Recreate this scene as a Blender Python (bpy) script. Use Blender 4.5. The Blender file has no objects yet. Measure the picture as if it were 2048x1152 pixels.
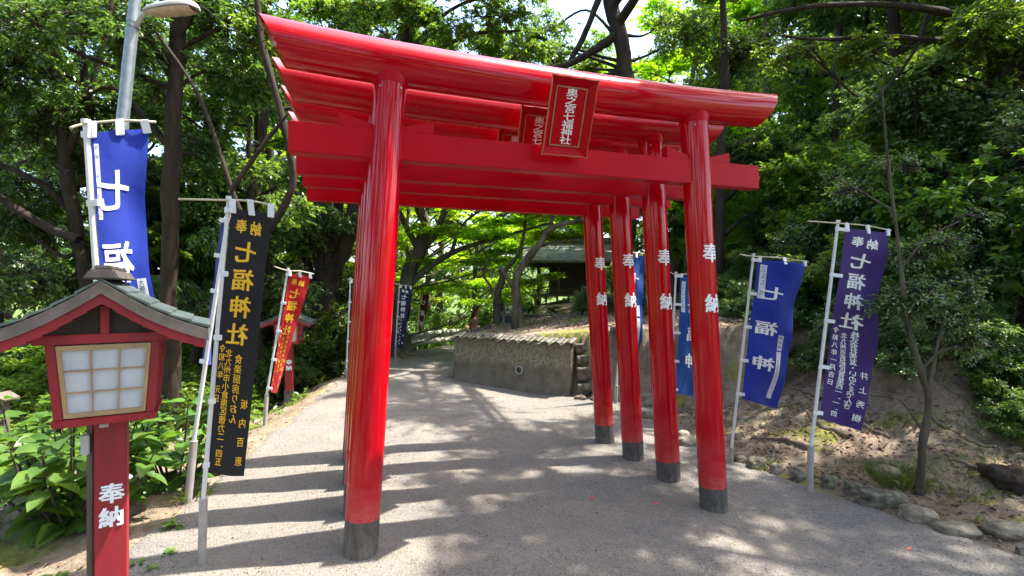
import bpy, bmesh, math, random
import numpy as np
from mathutils import Vector, Matrix, Quaternion, noise as mnoise
R = math.radians
sc = bpy.context.scene
COL = sc.collection
# ---------------------------------------------------------------- camera, sky, sun
F = 1018.0
EYE = 1.56
cam_d = bpy.data.cameras.new('camera'); cam = bpy.data.objects.new('camera', cam_d); COL.objects.link(cam)
cam.location = (0, 0, EYE); cam.rotation_euler = (R(90.06), 0, 0)
cam_d.sensor_width = 36; cam_d.lens = F/2048*36; cam_d.clip_start = 0.05; cam_d.clip_end = 800
sc.camera = cam
SUN = Vector((.418, .075, .905)).normalized()
SKY_STRENGTH = 0.15
w = bpy.data.worlds.new('World'); sc.world = w; w.use_nodes = True
nt = w.node_tree; bg = nt.nodes['Background']
sky = nt.nodes.new('ShaderNodeTexSky'); sky.sky_type = 'NISHITA'; sky.sun_disc = False
sky.sun_elevation = math.asin(SUN.z); sky.sun_rotation = math.atan2(SUN.x, SUN.y)
sky.dust_density = 2.5; sky.air_density = 1.0
nt.links.new(sky.outputs[0], bg.inputs[0]); bg.inputs[1].default_value = SKY_STRENGTH
sun_d = bpy.data.lights.new('sun', 'SUN'); sun_d.energy = 2.9; sun_d.angle = R(.53); sun_d.color = (1, .95, .87)
sun = bpy.data.objects.new('sun', sun_d); COL.objects.link(sun)
sun.rotation_mode = 'QUATERNION'; sun.rotation_quaternion = (-SUN).to_track_quat('-Z', 'Y'); sun.location = SUN*60
sc.view_settings.view_transform = 'Standard'; sc.view_settings.look = 'None'
sc.view_settings.exposure = 2.48; sc.view_settings.gamma = 1; sc.view_settings.use_curve_mapping = False
sc.render.engine = 'CYCLES'
try:
    sc.cycles.use_denoising = True; sc.cycles.denoiser = 'OPENIMAGEDENOISE'
except Exception: pass
sc.cycles.max_bounces = 7; sc.cycles.diffuse_bounces = 4; sc.cycles.glossy_bounces = 3
sc.cycles.transmission_bounces = 5; sc.cycles.transparent_max_bounces = 8
sc.cycles.sample_clamp_indirect = 8; sc.cycles.blur_glossy = .5

def P(px, py, Y):
    return np.array([(px-1024)/F*Y, Y, EYE-(py-576)/F*Y])

# ---------------------------------------------------------------- object helpers
def tag(o, label=None, cat=None, group=None, kind=None):
    if label: o['label'] = label
    if cat: o['category'] = cat
    if group: o['group'] = group
    if kind: o['kind'] = kind
    return o
def empty(name, loc, label, cat, group=None, rz=0):
    o = bpy.data.objects.new(name, None); COL.objects.link(o); o.location = tuple(loc)
    o.rotation_euler = (0, 0, rz); o.empty_display_size = .1
    return tag(o, label, cat, group)
def link(name, me, parent=None, mats=(), smooth=False, loc=None):
    for m in mats: me.materials.append(m)
    o = bpy.data.objects.new(name, me); COL.objects.link(o)
    if parent is not None: o.parent = parent
    if loc is not None: o.location = tuple(loc)
    if smooth and len(me.polygons): me.polygons.foreach_set('use_smooth', np.ones(len(me.polygons), dtype=bool))
    return o
def np_mesh(name, V, F_, mi=None):
    """V (n,3); F_ list of arrays of faces, each (k, sides)"""
    if isinstance(F_, np.ndarray): F_ = [F_]
    me = bpy.data.meshes.new(name)
    V = np.asarray(V, dtype=np.float32)
    me.vertices.add(len(V)); me.vertices.foreach_set('co', V.ravel())
    tot = np.concatenate([np.full(len(f), f.shape[1], dtype=np.int32) for f in F_])
    idx = np.concatenate([f.ravel() for f in F_]).astype(np.int32)
    me.loops.add(len(idx)); me.loops.foreach_set('vertex_index', idx)
    st = np.zeros(len(tot), dtype=np.int32); st[1:] = np.cumsum(tot)[:-1]
    me.polygons.add(len(tot)); me.polygons.foreach_set('loop_start', st)
    if mi is not None: me.polygons.foreach_set('material_index', np.asarray(mi, dtype=np.int32))
    me.update(calc_edges=True)
    return me

class MB:
    """collects shapes into one mesh"""
    def __init__(s): s.v = []; s.f = []; s.n = 0
    def add(s, V, Fs):
        s.v.append(np.asarray(V, float).reshape(-1, 3))
        for f in Fs: s.f.append(tuple(int(i)+s.n for i in f))
        s.n += len(s.v[-1]); return s
    def box(s, c, size, M=None, taper=(1, 1), bev=0):
        x, y, z = [k/2 for k in size]
        V = []
        for zz, t in ((-z, (1, 1)), (z, taper)):
            V += [(-x*t[0], -y*t[1], zz), (x*t[0], -y*t[1], zz), (x*t[0], y*t[1], zz), (-x*t[0], y*t[1], zz)]
        V = np.array(V)
        if M is not None: V = V@np.array(M).T
        s.add(V+np.array(c), [(3, 2, 1, 0), (4, 5, 6, 7), (0, 1, 5, 4), (1, 2, 6, 5), (2, 3, 7, 6), (3, 0, 4, 7)])
        return s
    def hexa(s, bottom, top):
        s.add(np.array(list(bottom)+list(top)), [(3, 2, 1, 0), (4, 5, 6, 7), (0, 1, 5, 4), (1, 2, 6, 5), (2, 3, 7, 6), (3, 0, 4, 7)]); return s
    def tube(s, pts, rad, n=12, cap=True, up=None):
        V, Fs = tube_np(pts, rad, n, up)
        m = len(pts)
        Fs = [tuple(f) for f in Fs]
        if cap: Fs += [tuple(range(n-1, -1, -1)), tuple(range((m-1)*n, m*n))]
        s.add(V, Fs); return s
    def mesh(s, name):
        me = bpy.data.meshes.new(name)
        me.from_pydata(np.concatenate(s.v).tolist(), [], s.f); me.update(); return me
    def build(s, name, mat, parent=None, bevel=0, smooth=False, seg=2, auto=None):
        me = s.mesh(name)
        if bevel:
            bm = bmesh.new(); bm.from_mesh(me)
            bmesh.ops.bevel(bm, geom=[e for e in bm.edges if len(e.link_faces) == 2 and e.calc_face_angle() > R(25)],
                            offset=bevel, segments=seg, affect='EDGES', clamp_overlap=True)
            bm.to_mesh(me); bm.free()
        o = link(name, me, parent, mat if isinstance(mat, (list, tuple)) else [mat], smooth or bool(auto))
        if auto: sharp(me, auto)
        return o
def sharp(me, ang=40):
    bm = bmesh.new(); bm.from_mesh(me)
    for e in bm.edges:
        if len(e.link_faces) == 2: e.smooth = e.calc_face_angle() < R(ang)
    bm.to_mesh(me); bm.free()

def tube_np(pts, rad, n=12, up=None):
    pts = np.asarray(pts, float); m = len(pts); rad = np.broadcast_to(np.asarray(rad, float), (m,))
    T = np.gradient(pts, axis=0); T /= np.linalg.norm(T, axis=1)[:, None]+1e-12
    a = np.array([0, 0, 1.]) if abs(T[0][2]) < .9 else np.array([1., 0, 0])
    X = np.cross(T[0], a); X /= np.linalg.norm(X)
    ang = np.linspace(0, 2*math.pi, n, endpoint=False)
    V = np.zeros((m, n, 3))
    for i in range(m):
        X = X-T[i]*np.dot(X, T[i]); X /= np.linalg.norm(X)+1e-12
        Yv = np.cross(T[i], X)
        V[i] = pts[i]+rad[i]*(np.cos(ang)[:, None]*X+np.sin(ang)[:, None]*Yv)
    i = np.arange(m-1)[:, None]*n; j = np.arange(n)[None, :]; j2 = (j+1) % n
    Fq = np.stack([i+j, i+j2, i+n+j2, i+n+j], -1).reshape(-1, 4)
    return V.reshape(-1, 3), Fq
def smooth_path(pts, k=6):
    """Catmull-Rom through pts (any width columns)"""
    p = np.asarray(pts, float)
    if len(p) < 3: 
        t = np.linspace(0, 1, k+1)[:, None]; return p[0]*(1-t)+p[-1]*t
    q = np.vstack([2*p[0]-p[1], p, 2*p[-1]-p[-2]]); out = []
    for i in range(1, len(q)-2):
        for t in np.linspace(0, 1, k, endpoint=False):
            a, b, c, d = q[i-1], q[i], q[i+1], q[i+2]
            out.append(.5*((2*b)+(-a+c)*t+(2*a-5*b+4*c-d)*t*t+(-a+3*b-3*c+d)*t**3))
    out.append(p[-1]); return np.array(out)

# ---------------------------------------------------------------- materials
def new_mat(name):
    m = bpy.data.materials.new(name); m.use_nodes = True
    n = m.node_tree; return m, n, n.nodes['Principled BSDF']
def N(nt, t, **kw):
    n = nt.nodes.new(t)
    for k, v in kw.items():
        if k in n.inputs: n.inputs[k].default_value = v
        else: setattr(n, k, v)
    return n
def mix(nt, fac, a, b):
    m = nt.nodes.new('ShaderNodeMix'); m.data_type = 'RGBA'
    for s, v in ((m.inputs['Factor'], fac), (m.inputs[6], a), (m.inputs[7], b)):
        if hasattr(v, 'is_output') or hasattr(v, 'links'): nt.links.new(v, s)
        else: s.default_value = v if not isinstance(v, tuple) else (*v, 1)[:4]
    return m.outputs[2]
def ramp(nt, v, a, b, lo=0, hi=1):
    r = nt.nodes.new('ShaderNodeMapRange'); nt.links.new(v, r.inputs[0])
    r.inputs[1].default_value = a; r.inputs[2].default_value = b; r.inputs[3].default_value = lo; r.inputs[4].default_value = hi
    return r.outputs[0]
def noise_tex(nt, scale, detail=4, rough=.55, vec=None, dist=0):
    n = N(nt, 'ShaderNodeTexNoise', Scale=scale, Detail=detail, Roughness=rough, Distortion=dist)
    if vec is not None: nt.links.new(vec, n.inputs['Vector'])
    return n.outputs['Fac']
def coord(nt, kind='Object'):
    return nt.nodes.new('ShaderNodeTexCoord').outputs[kind]
def mapping(nt, vec, scale=(1, 1, 1)):
    m = nt.nodes.new('ShaderNodeMapping'); nt.links.new(vec, m.inputs[0]); m.inputs['Scale'].default_value = scale
    return m.outputs[0]
def bump(nt, h, strength=.5, dist=.01, normal=None):
    b = nt.nodes.new('ShaderNodeBump'); nt.links.new(h, b.inputs['Height'])
    b.inputs['Strength'].default_value = strength; b.inputs['Distance'].default_value = dist
    if normal is not None: nt.links.new(normal, b.inputs['Normal'])
    return b.outputs[0]
def simple(name, col, rough=.6, var=.15, scale=6, bscale=0, bstr=.3, bdist=.003, metal=0, spec=.5, streak=None):
    m, nt, p = new_mat(name)
    c = coord(nt)
    if streak: c = mapping(nt, c, streak)
    f = noise_tex(nt, scale, 5, .6, c)
    lo = tuple(k*(1-var*1.6) for k in col); hi = tuple(min(1, k*(1+var)) for k in col)
    nt.links.new(mix(nt, ramp(nt, f, .3, .7), lo, hi), p.inputs['Base Color'])
    p.inputs['Roughness'].default_value = rough; p.inputs['Metallic'].default_value = metal
    p.inputs['Specular IOR Level'].default_value = spec
    if bscale:
        nt.links.new(bump(nt, noise_tex(nt, bscale, 4, .6, c), bstr, bdist), p.inputs['Normal'])
    return m

def m_red(name, col=(.47, .0012, .009), dusty=False, chalk=0.0, rough=.06, spec=.34, coat=.06):
    m, nt, p = new_mat(name); c = coord(nt)
    f = noise_tex(nt, 3, 4, .6, c)
    base = mix(nt, ramp(nt, f, .3, .75), tuple(k*.86 for k in col), col)
    # weather: thin chalky wear in blotches
    f2 = noise_tex(nt, 5.5, 6, .7, c)
    base = mix(nt, ramp(nt, f2, .62, .85, 0, .10), base, (.62, .25, .25))
    ro = ramp(nt, noise_tex(nt, 9, 4, .6, c), .3, .8, rough, rough+.10)
    if chalk:
        nrm = nt.nodes.new('ShaderNodeNewGeometry'); sep = nt.nodes.new('ShaderNodeSeparateXYZ'); nt.links.new(nrm.outputs['Normal'], sep.inputs[0])
        a = ramp(nt, sep.outputs[2], .12, .36, 0, chalk)
        mm = nt.nodes.new('ShaderNodeMath'); mm.operation = 'MULTIPLY'; nt.links.new(a, mm.inputs[0]); nt.links.new(ramp(nt, f2, .3, .6, .55, 1), mm.inputs[1])
        base = mix(nt, mm.outputs[0], base, (.55, .20, .22))
        ro = mix_f(nt, mm.outputs[0], ro, .5)
    if dusty:  # splashed grit near the ground
        sep = nt.nodes.new('ShaderNodeSeparateXYZ'); nt.links.new(c, sep.inputs[0])
        g = ramp(nt, sep.outputs[2], .02, .42, 1, 0)
        sp = noise_tex(nt, 160, 3, .7, c)
        mm = nt.nodes.new('ShaderNodeMath'); mm.operation = 'MULTIPLY'; nt.links.new(g, mm.inputs[0]); nt.links.new(mix_f(nt, ramp(nt, noise_tex(nt, 6, 4, .6, c), .35, .6), .1, ramp(nt, sp, .4, .6)), mm.inputs[1])
        m2 = nt.nodes.new('ShaderNodeMath'); m2.operation = 'MULTIPLY'; nt.links.new(mm.outputs[0], m2.inputs[0]); m2.inputs[1].default_value = .34
        base = mix(nt, m2.outputs[0], base, (.42, .33, .28))
        ro = mix_f(nt, g, ro, .42)
    nt.links.new(base, p.inputs['Base Color']); nt.links.new(ro, p.inputs['Roughness'])
    nt.links.new(bump(nt, noise_tex(nt, 9, 3, .5, mapping(nt, c, (1, 1, .25)) if dusty else c), .09 if dusty else .04, .004), p.inputs['Normal'])
    p.inputs['Specular IOR Level'].default_value = spec
    p.inputs['Coat Weight'].default_value = coat; p.inputs['Coat Roughness'].default_value = .08
    return m
def mix_f(nt, fac, a, b):
    m = nt.nodes.new('ShaderNodeMix'); m.data_type = 'FLOAT'
    for s, v in ((m.inputs[0], fac), (m.inputs[2], a), (m.inputs[3], b)):
        if isinstance(v, (int, float)): s.default_value = v
        else: nt.links.new(v, s)
    return m.outputs[0]

def m_leaf(name, col, col2, trans=.35, rough=.38, tcol=None, spec=.5, dead=0.0):
    m, nt, p = new_mat(name)
    g = nt.nodes.new('ShaderNodeNewGeometry')
    oi = nt.nodes.new('ShaderNodeObjectInfo')
    base = mix(nt, g.outputs['Random Per Island'], col, col2)
    hsv = nt.nodes.new('ShaderNodeHueSaturation'); nt.links.new(base, hsv.inputs['Color'])
    nt.links.new(ramp(nt, oi.outputs['Random'], 0, 1, .8, 1.2), hsv.inputs['Value'])
    nt.links.new(ramp(nt, oi.outputs['Random'], 0, 1, .485, .51), hsv.inputs['Hue'])
    base = hsv.outputs[0]
    if dead:
        st = nt.nodes.new('ShaderNodeMath'); st.operation = 'GREATER_THAN'; nt.links.new(g.outputs['Random Per Island'], st.inputs[0]); st.inputs[1].default_value = 1-dead
        base = mix(nt, st.outputs[0], base, (.22, .16, .03))
    nt.links.new(base, p.inputs['Base Color']); p.inputs['Roughness'].default_value = rough
    p.inputs['Specular IOR Level'].default_value = spec
    t = nt.nodes.new('ShaderNodeBsdfTranslucent')
    tc = nt.nodes.new('ShaderNodeMix'); tc.data_type = 'RGBA'; tc.blend_type = 'MULTIPLY'; tc.inputs[0].default_value = 1
    nt.links.new(base, tc.inputs[6]); tc.inputs[7].default_value = (*(tcol or (2.6, 2.4, .9)), 1)
    nt.links.new(tc.outputs[2], t.inputs[0])
    ms = nt.nodes.new('ShaderNodeMixShader'); ms.inputs[0].default_value = trans
    nt.links.new(p.outputs[0], ms.inputs[1]); nt.links.new(t.outputs[0], ms.inputs[2])
    nt.links.new(ms.outputs[0], nt.nodes['Material Output'].inputs[0])
    return m

def m_bark(name, col, col2, scale=9, moss=0.0):
    m, nt, p = new_mat(name); c = coord(nt)
    v = mapping(nt, c, (1, 1, .22))
    f = noise_tex(nt, scale, 6, .65, v, .4)
    base = mix(nt, ramp(nt, f, .32, .68), col, col2)
    if moss:
        base = mix(nt, ramp(nt, noise_tex(nt, 3.2, 5, .6, c), .5, .68, 0, moss), base, (.16, .19, .10))
    nt.links.new(base, p.inputs['Base Color']); p.inputs['Roughness'].default_value = .9
    p.inputs['Specular IOR Level'].default_value = .25
    f2 = noise_tex(nt, scale*3, 5, .7, v)
    nt.links.new(bump(nt, f2, .9, .02), p.inputs['Normal'])
    return m

M = {}
M['red'] = m_red('red_lacquer', rough=.30, spec=.12, coat=0)
M['red_beam'] = m_red('red_beam_lacquer', chalk=0.12)
M['red_worn'] = m_red('red_worn_lacquer', chalk=0.85, rough=.22)
M['red_pillar'] = m_red('red_pillar_lacquer', dusty=True)
M['red_wood'] = simple('red_painted_wood', (.30, .012, .02), .55, .18, 7, 40, .35, .002, streak=(1, 1, .2))
M['white_paint'] = simple('white_lettering_paint', (.85, .85, .85), .5, .05, 20)
M['gold'] = simple('gold_edge_paint', (.33, .2, .09), .4, .2, 12)
def m_base():
    m, nt, p = new_mat('black_dusty_paint'); c = coord(nt)
    sep = nt.nodes.new('ShaderNodeSeparateXYZ'); nt.links.new(c, sep.inputs[0])
    g = ramp(nt, sep.outputs[2], .0, .30, .85, .25)
    f = ramp(nt, noise_tex(nt, 26, 8, .8, mapping(nt, c, (1, 1, .35))), .35, .62)
    mm = nt.nodes.new('ShaderNodeMath'); mm.operation = 'MULTIPLY'; nt.links.new(g, mm.inputs[0]); nt.links.new(f, mm.inputs[1])
    nt.links.new(mix(nt, mm.outputs[0], (.032, .030, .029), (.32, .27, .22)), p.inputs['Base Color'])
    p.inputs['Roughness'].default_value = .7
    nt.links.new(bump(nt, noise_tex(nt, 120, 4, .7, c), .5, .003), p.inputs['Normal'])
    return m
M['black_base'] = m_base()
M['cloth_tab'] = simple('white_tab_cloth', (.72, .73, .76), .8, .05, 12)
M['pole_white'] = simple('white_plastic_pole', (.62, .63, .63), .35, .1, 5, streak=(1, 1, .3))
M['pole_grey'] = simple('grey_sleeve_pipe', (.33, .31, .29), .5, .2, 9, 60, .2, .001)
M['bamboo'] = simple('pale_crossbar', (.55, .47, .33), .5, .15, 12)
M['metal'] = simple('galvanised_steel', (.33, .36, .38), .42, .15, 14, metal=.7)
M['lamp_housing'] = simple('lamp_housing', (.42, .42, .42), .4, .1, 8)
M['lamp_lens'] = simple('lamp_lens', (.45, .38, .30), .25, .15, 20)
M['wood_dark'] = simple('aged_dark_timber', (.055, .038, .027), .75, .3, 8, 40, .5, .003, streak=(1, 1, .25))
M['wood_grey'] = simple('weathered_grey_timber', (.14, .11, .08), .8, .3, 8, 40, .5, .003, streak=(1, 1, .25))
M['wood_pale'] = simple('pale_lattice_wood', (.40, .26, .13), .6, .15, 10)
M['black'] = simple('black_lettering_ink', (.015, .015, .015), .6, .1, 9)  # lettering ink and wire; also painted shade in pipe and shrine niche
M['yellow'] = simple('yellow_lettering', (.80, .47, .02), .7, .06, 12)
M['paper'] = simple('lantern_paper_panel', (.50, .51, .55), .45, .10, 4)
M['note'] = simple('white_sewn_patch', (.62, .63, .68), .8, .06, 8)
M['copper'] = simple('verdigris_roof_sheet', (.062, .085, .08), .45, .35, 9, 30, .2, .002)
M['roof_edge'] = simple('dark_roof_edge', (.075, .062, .055), .6, .3, 12, 50, .4, .002)
M['tile'] = simple('grey_clay_tile', (.085, .082, .058), .55, .5, 9, 60, .4, .003)
M['stone'] = simple('grey_green_stone', (.16, .145, .10), .88, .55, 11, 28, 1, .02)
M['stone_pale'] = simple('pale_field_stone', (.24, .205, .145), .88, .45, 9, 26, 1, .02)
M['stone_brown'] = simple('brown_wall_stone', (.13, .105, .075), .88, .4, 8, 30, .8, .012)
M['stone_shrine'] = simple('carved_grey_stone', (.14, .14, .12), .8, .3, 14, 50, .5, .004)
M['shingle'] = simple('shingle_roof', (.15, .155, .12), .75, .45, 9, 40, .5, .006)
M['skin'] = simple('skin', (.48, .27, .19), .5, .04, 6)
M['hair'] = simple('dark_brown_hair', (.022, .012, .009), .5, .2, 20)
M['pink'] = simple('pink_top_cloth', (.42, .16, .20), .8, .08, 9)
M['jeans'] = simple('blue_denim', (.14, .22, .38), .8, .12, 20)
M['tan'] = simple('tan_bag_cloth', (.42, .30, .17), .7, .1, 12)
M['root'] = m_bark('pale_root_bark', (.10, .075, .05), (.26, .20, .14), 14)
M['bark_dark'] = m_bark('dark_bark', (.014, .010, .007), (.055, .040, .027), 8)
M['bark_grey'] = m_bark('grey_bark', (.035, .028, .02), (.12, .10, .07), 9, .45)
M['bark_maple'] = m_bark('maple_bark', (.035, .028, .019), (.13, .11, .075), 10, .5)
M['twig'] = simple('twig_bark', (.04, .03, .02), .85, .2, 8)
M['leaf_dark'] = m_leaf('evergreen_leaf', (.034, .078, .018), (.085, .155, .035), .36, .28)
M['leaf_mid'] = m_leaf('broad_leaf', (.05, .11, .02), (.125, .205, .035), .44, .30)
M['leaf_maple'] = m_leaf('maple_leaf', (.11, .22, .012), (.19, .33, .02), .66, .45, (3.0, 2.6, .6))
M['leaf_bright2'] = m_leaf('light_green_leaf', (.05, .11, .015), (.12, .21, .03), .5, .35)
M['leaf_gloss'] = m_leaf('glossy_shrub_leaf', (.05, .10, .03), (.11, .18, .06), .28, .22, spec=.7)
M['leaf_fern'] = m_leaf('pale_fern_leaf', (.07, .13, .03), (.13, .20, .06), .35, .38)
M['leaf_bright'] = m_leaf('sunlit_shrub_leaf', (.08, .16, .02), (.16, .25, .04), .45, .45)
M['grass'] = m_leaf('grass_blade', (.06, .11, .02), (.12, .18, .04), .35, .5)
M['litter'] = m_leaf('fallen_leaf', (.10, .055, .03), (.26, .17, .09), .05, .8, (1, 1, 1))
M['scrap'] = m_leaf('dry_leaf_scrap', (.035, .022, .014), (.16, .10, .05), .05, .8, (1, 1, 1))
M['red_leaf'] = simple('red_fallen_leaf', (.5, .04, .025), .6, .1, 9)

def cloth(name, col, rough=.75):
    m, nt, p = new_mat(name); c = coord(nt)
    f = noise_tex(nt, 5, 4, .6, c)
    base = mix(nt, ramp(nt, f, .3, .7), tuple(k*.85 for k in col), tuple(k*1.08 for k in col))
    nt.links.new(base, p.inputs['Base Color']); p.inputs['Roughness'].default_value = rough
    p.inputs['Sheen Weight'].default_value = .15
    nt.links.new(bump(nt, noise_tex(nt, 11, 3, .5, mapping(nt, c, (1, 1, .5))), .45, .012), p.inputs['Normal'])
    t = nt.nodes.new('ShaderNodeBsdfTranslucent'); nt.links.new(base, t.inputs[0])
    ms = nt.nodes.new('ShaderNodeMixShader'); ms.inputs[0].default_value = .3
    nt.links.new(p.outputs[0], ms.inputs[1]); nt.links.new(t.outputs[0], ms.inputs[2])
    nt.links.new(ms.outputs[0], nt.nodes['Material Output'].inputs[0])
    return m
M['c_blue'] = cloth('blue_cloth', (.010, .04, .42))
M['c_blue2'] = cloth('bright_blue_cloth', (.006, .085, .36))
M['c_purple'] = cloth('purple_cloth', (.06, .020, .19))
M['c_black'] = cloth('black_cloth', (.014, .014, .017))
M['c_red'] = cloth('red_cloth', (.60, .006, .02))
M['c_maroon'] = cloth('maroon_cloth', (.13, .012, .015))
M['c_navy'] = cloth('navy_cloth', (.022, .015, .075))

def m_gravel():
    m, nt, p = new_mat('path_gravel'); c = coord(nt)
    big = noise_tex(nt, .9, 5, .6, c); mid = noise_tex(nt, 7, 5, .65, c); fine = noise_tex(nt, 75, 4, .75, c)
    a = mix(nt, ramp(nt, big, .38, .62), (.10, .092, .084), (.178, .143, .108))
    pat = noise_tex(nt, 2.4, 7, .7, mapping(nt, c, (.7, 1.3, 1)), .5)
    a = mix(nt, ramp(nt, pat, .45, .58, 0, .85), a, (.195, .158, .122))
    a = mix(nt, ramp(nt, mid, .35, .7, 0, .45), a, (.10, .095, .092))
    vor = N(nt, 'ShaderNodeTexVoronoi', Scale=95.0); nt.links.new(c, vor.inputs['Vector'])
    a = mix(nt, .30, a, mix(nt, ramp(nt, fine, .36, .66), (.035, .033, .032), (.40, .37, .33)))
    sepc = nt.nodes.new('ShaderNodeSeparateColor'); nt.links.new(vor.outputs['Color'], sepc.inputs[0])
    a = mix(nt, ramp(nt, sepc.outputs[0], 0, 1, .0, .40), a, (.30, .28, .25))
    nt.links.new(a, p.inputs['Base Color']); p.inputs['Roughness'].default_value = .92; p.inputs['Specular IOR Level'].default_value = .25
    h = nt.nodes.new('ShaderNodeMath'); h.operation = 'ADD'; nt.links.new(fine, h.inputs[0]); nt.links.new(vor.outputs['Distance'], h.inputs[1])
    b1 = bump(nt, mid, .35, .03)
    nt.links.new(bump(nt, h.outputs[0], .9, .008, b1), p.inputs['Normal'])
    return m
def m_soil():
    m, nt, p = new_mat('forest_soil'); c = coord(nt)
    big = noise_tex(nt, .8, 6, .65, c); mid = noise_tex(nt, 5, 6, .7, c); fine = noise_tex(nt, 60, 4, .75, c)
    a = mix(nt, ramp(nt, big, .35, .65), (.155, .112, .073), (.33, .26, .185))
    a = mix(nt, ramp(nt, mid, .4, .6, 0, .8), a, (.085, .06, .04))
    a = mix(nt, ramp(nt, fine, .35, .75, 0, .5), a, (.44, .35, .26))
    # moss patches
    mo = noise_tex(nt, 1.35, 4, .55, mapping(nt, c, (1, .8, 1)))
    a = mix(nt, ramp(nt, mo, .56, .62, 0, .85), a, mix(nt, ramp(nt, mid, .35, .65), (.10, .11, .025), (.27, .27, .05)))
    # far ground turns to green ground cover
    g = nt.nodes.new('ShaderNodeVectorMath'); g.operation = 'LENGTH'; nt.links.new(c, g.inputs[0])
    a = mix(nt, ramp(nt, g.outputs['Value'], 13, 19), a, mix(nt, mid, (.05, .09, .02), (.12, .16, .04)))
    nt.links.new(a, p.inputs['Base Color']); p.inputs['Roughness'].default_value = .95; p.inputs['Specular IOR Level'].default_value = .2
    b1 = bump(nt, mid, .8, .05)
    nt.links.new(bump(nt, fine, .9, .012, b1), p.inputs['Normal'])
    return m
M['gravel'] = m_gravel(); M['soil'] = m_soil()
def m_plaster():
    m, nt, p = new_mat('pitted_wall_plaster'); c = coord(nt)
    sep = nt.nodes.new('ShaderNodeSeparateXYZ'); nt.links.new(c, sep.inputs[0])
    n1 = noise_tex(nt, 3.2, 6, .7, c)
    ad = nt.nodes.new('ShaderNodeMath'); ad.operation = 'MULTIPLY_ADD'; nt.links.new(n1, ad.inputs[0]); ad.inputs[1].default_value = -.6; nt.links.new(sep.outputs[2], ad.inputs[2])
    g = ramp(nt, ad.outputs[0], .02, .12)
    pit = noise_tex(nt, 26, 5, .7, c)
    up = mix(nt, ramp(nt, pit, .38, .60), (.11, .095, .065), (.265, .23, .165))
    lowc = mix(nt, ramp(nt, noise_tex(nt, 5, 5, .6, c), .3, .7), (.10, .085, .062), (.185, .158, .118))
    a = mix(nt, g, lowc, up)
    a = mix(nt, ramp(nt, n1, .5, .75, 0, .5), a, (.13, .12, .09))
    nt.links.new(a, p.inputs['Base Color']); p.inputs['Roughness'].default_value = .95; p.inputs['Specular IOR Level'].default_value = .2
    nt.links.new(bump(nt, pit, .8, .02), p.inputs['Normal'])
    return m
M['plaster'] = m_plaster()

# ---------------------------------------------------------------- terrain
def vnoise(x, y, s=1.0, seed=0):
    """cheap smooth noise from sines, vectorised"""
    r = np.random.RandomState(seed); out = 0
    for k in range(6):
        a, b = r.uniform(-1, 1, 2)*s*(1+k*.7); ph = r.uniform(0, 6.28)
        out = out+np.sin(a*x*2.2+b*y*2.2+ph)/(1+k*.6)
    return out/3.0
BORD = np.array([(3.9, 2.2), (3.34, 3.1), (3.05, 3.55), (2.62, 4.2), (2.2, 4.9), (2.08, 5.8), (2.0, 7.0), (1.9, 7.9)])
def seg_dist(x, y, pts):
    """signed distance right(+) of a polyline running away from the camera"""
    best = np.full(np.shape(x), 1e9); sgn = np.ones(np.shape(x))
    for (ax, ay), (bx, by) in zip(pts[:-1], pts[1:]):
        dx, dy = bx-ax, by-ay; t = np.clip(((x-ax)*dx+(y-ay)*dy)/(dx*dx+dy*dy), 0, 1)
        qx, qy = ax+t*dx, ay+t*dy; d = np.hypot(x-qx, y-qy); cr = (x-ax)*dy-(y-ay)*dx
        sgn = np.where(d < best, np.sign(cr), sgn); best = np.minimum(best, d)
    return best*sgn
BX = [( 6.5, -3.0)]+[tuple(p) for p in BORD]+[(1.75, 9.5), (1.7, 30.0)]
LEFT = [(-2.2, -6), (-2.3, 3.0), (-2.5, 4.6), (-2.7, 6.5), (-2.95, 8.8), (-2.75, 10.7), (-2.75, 12.2), (-1.5, 14.2), (2, 16.5), (8, 19)]
WALL_L = np.array([-.97, 8.6]); WALL_R = np.array([.87, 7.5])
def sstep(a, b, v):
    t = np.clip((v-a)/(b-a), 0, 1); return t*t*(3-2*t)
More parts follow.
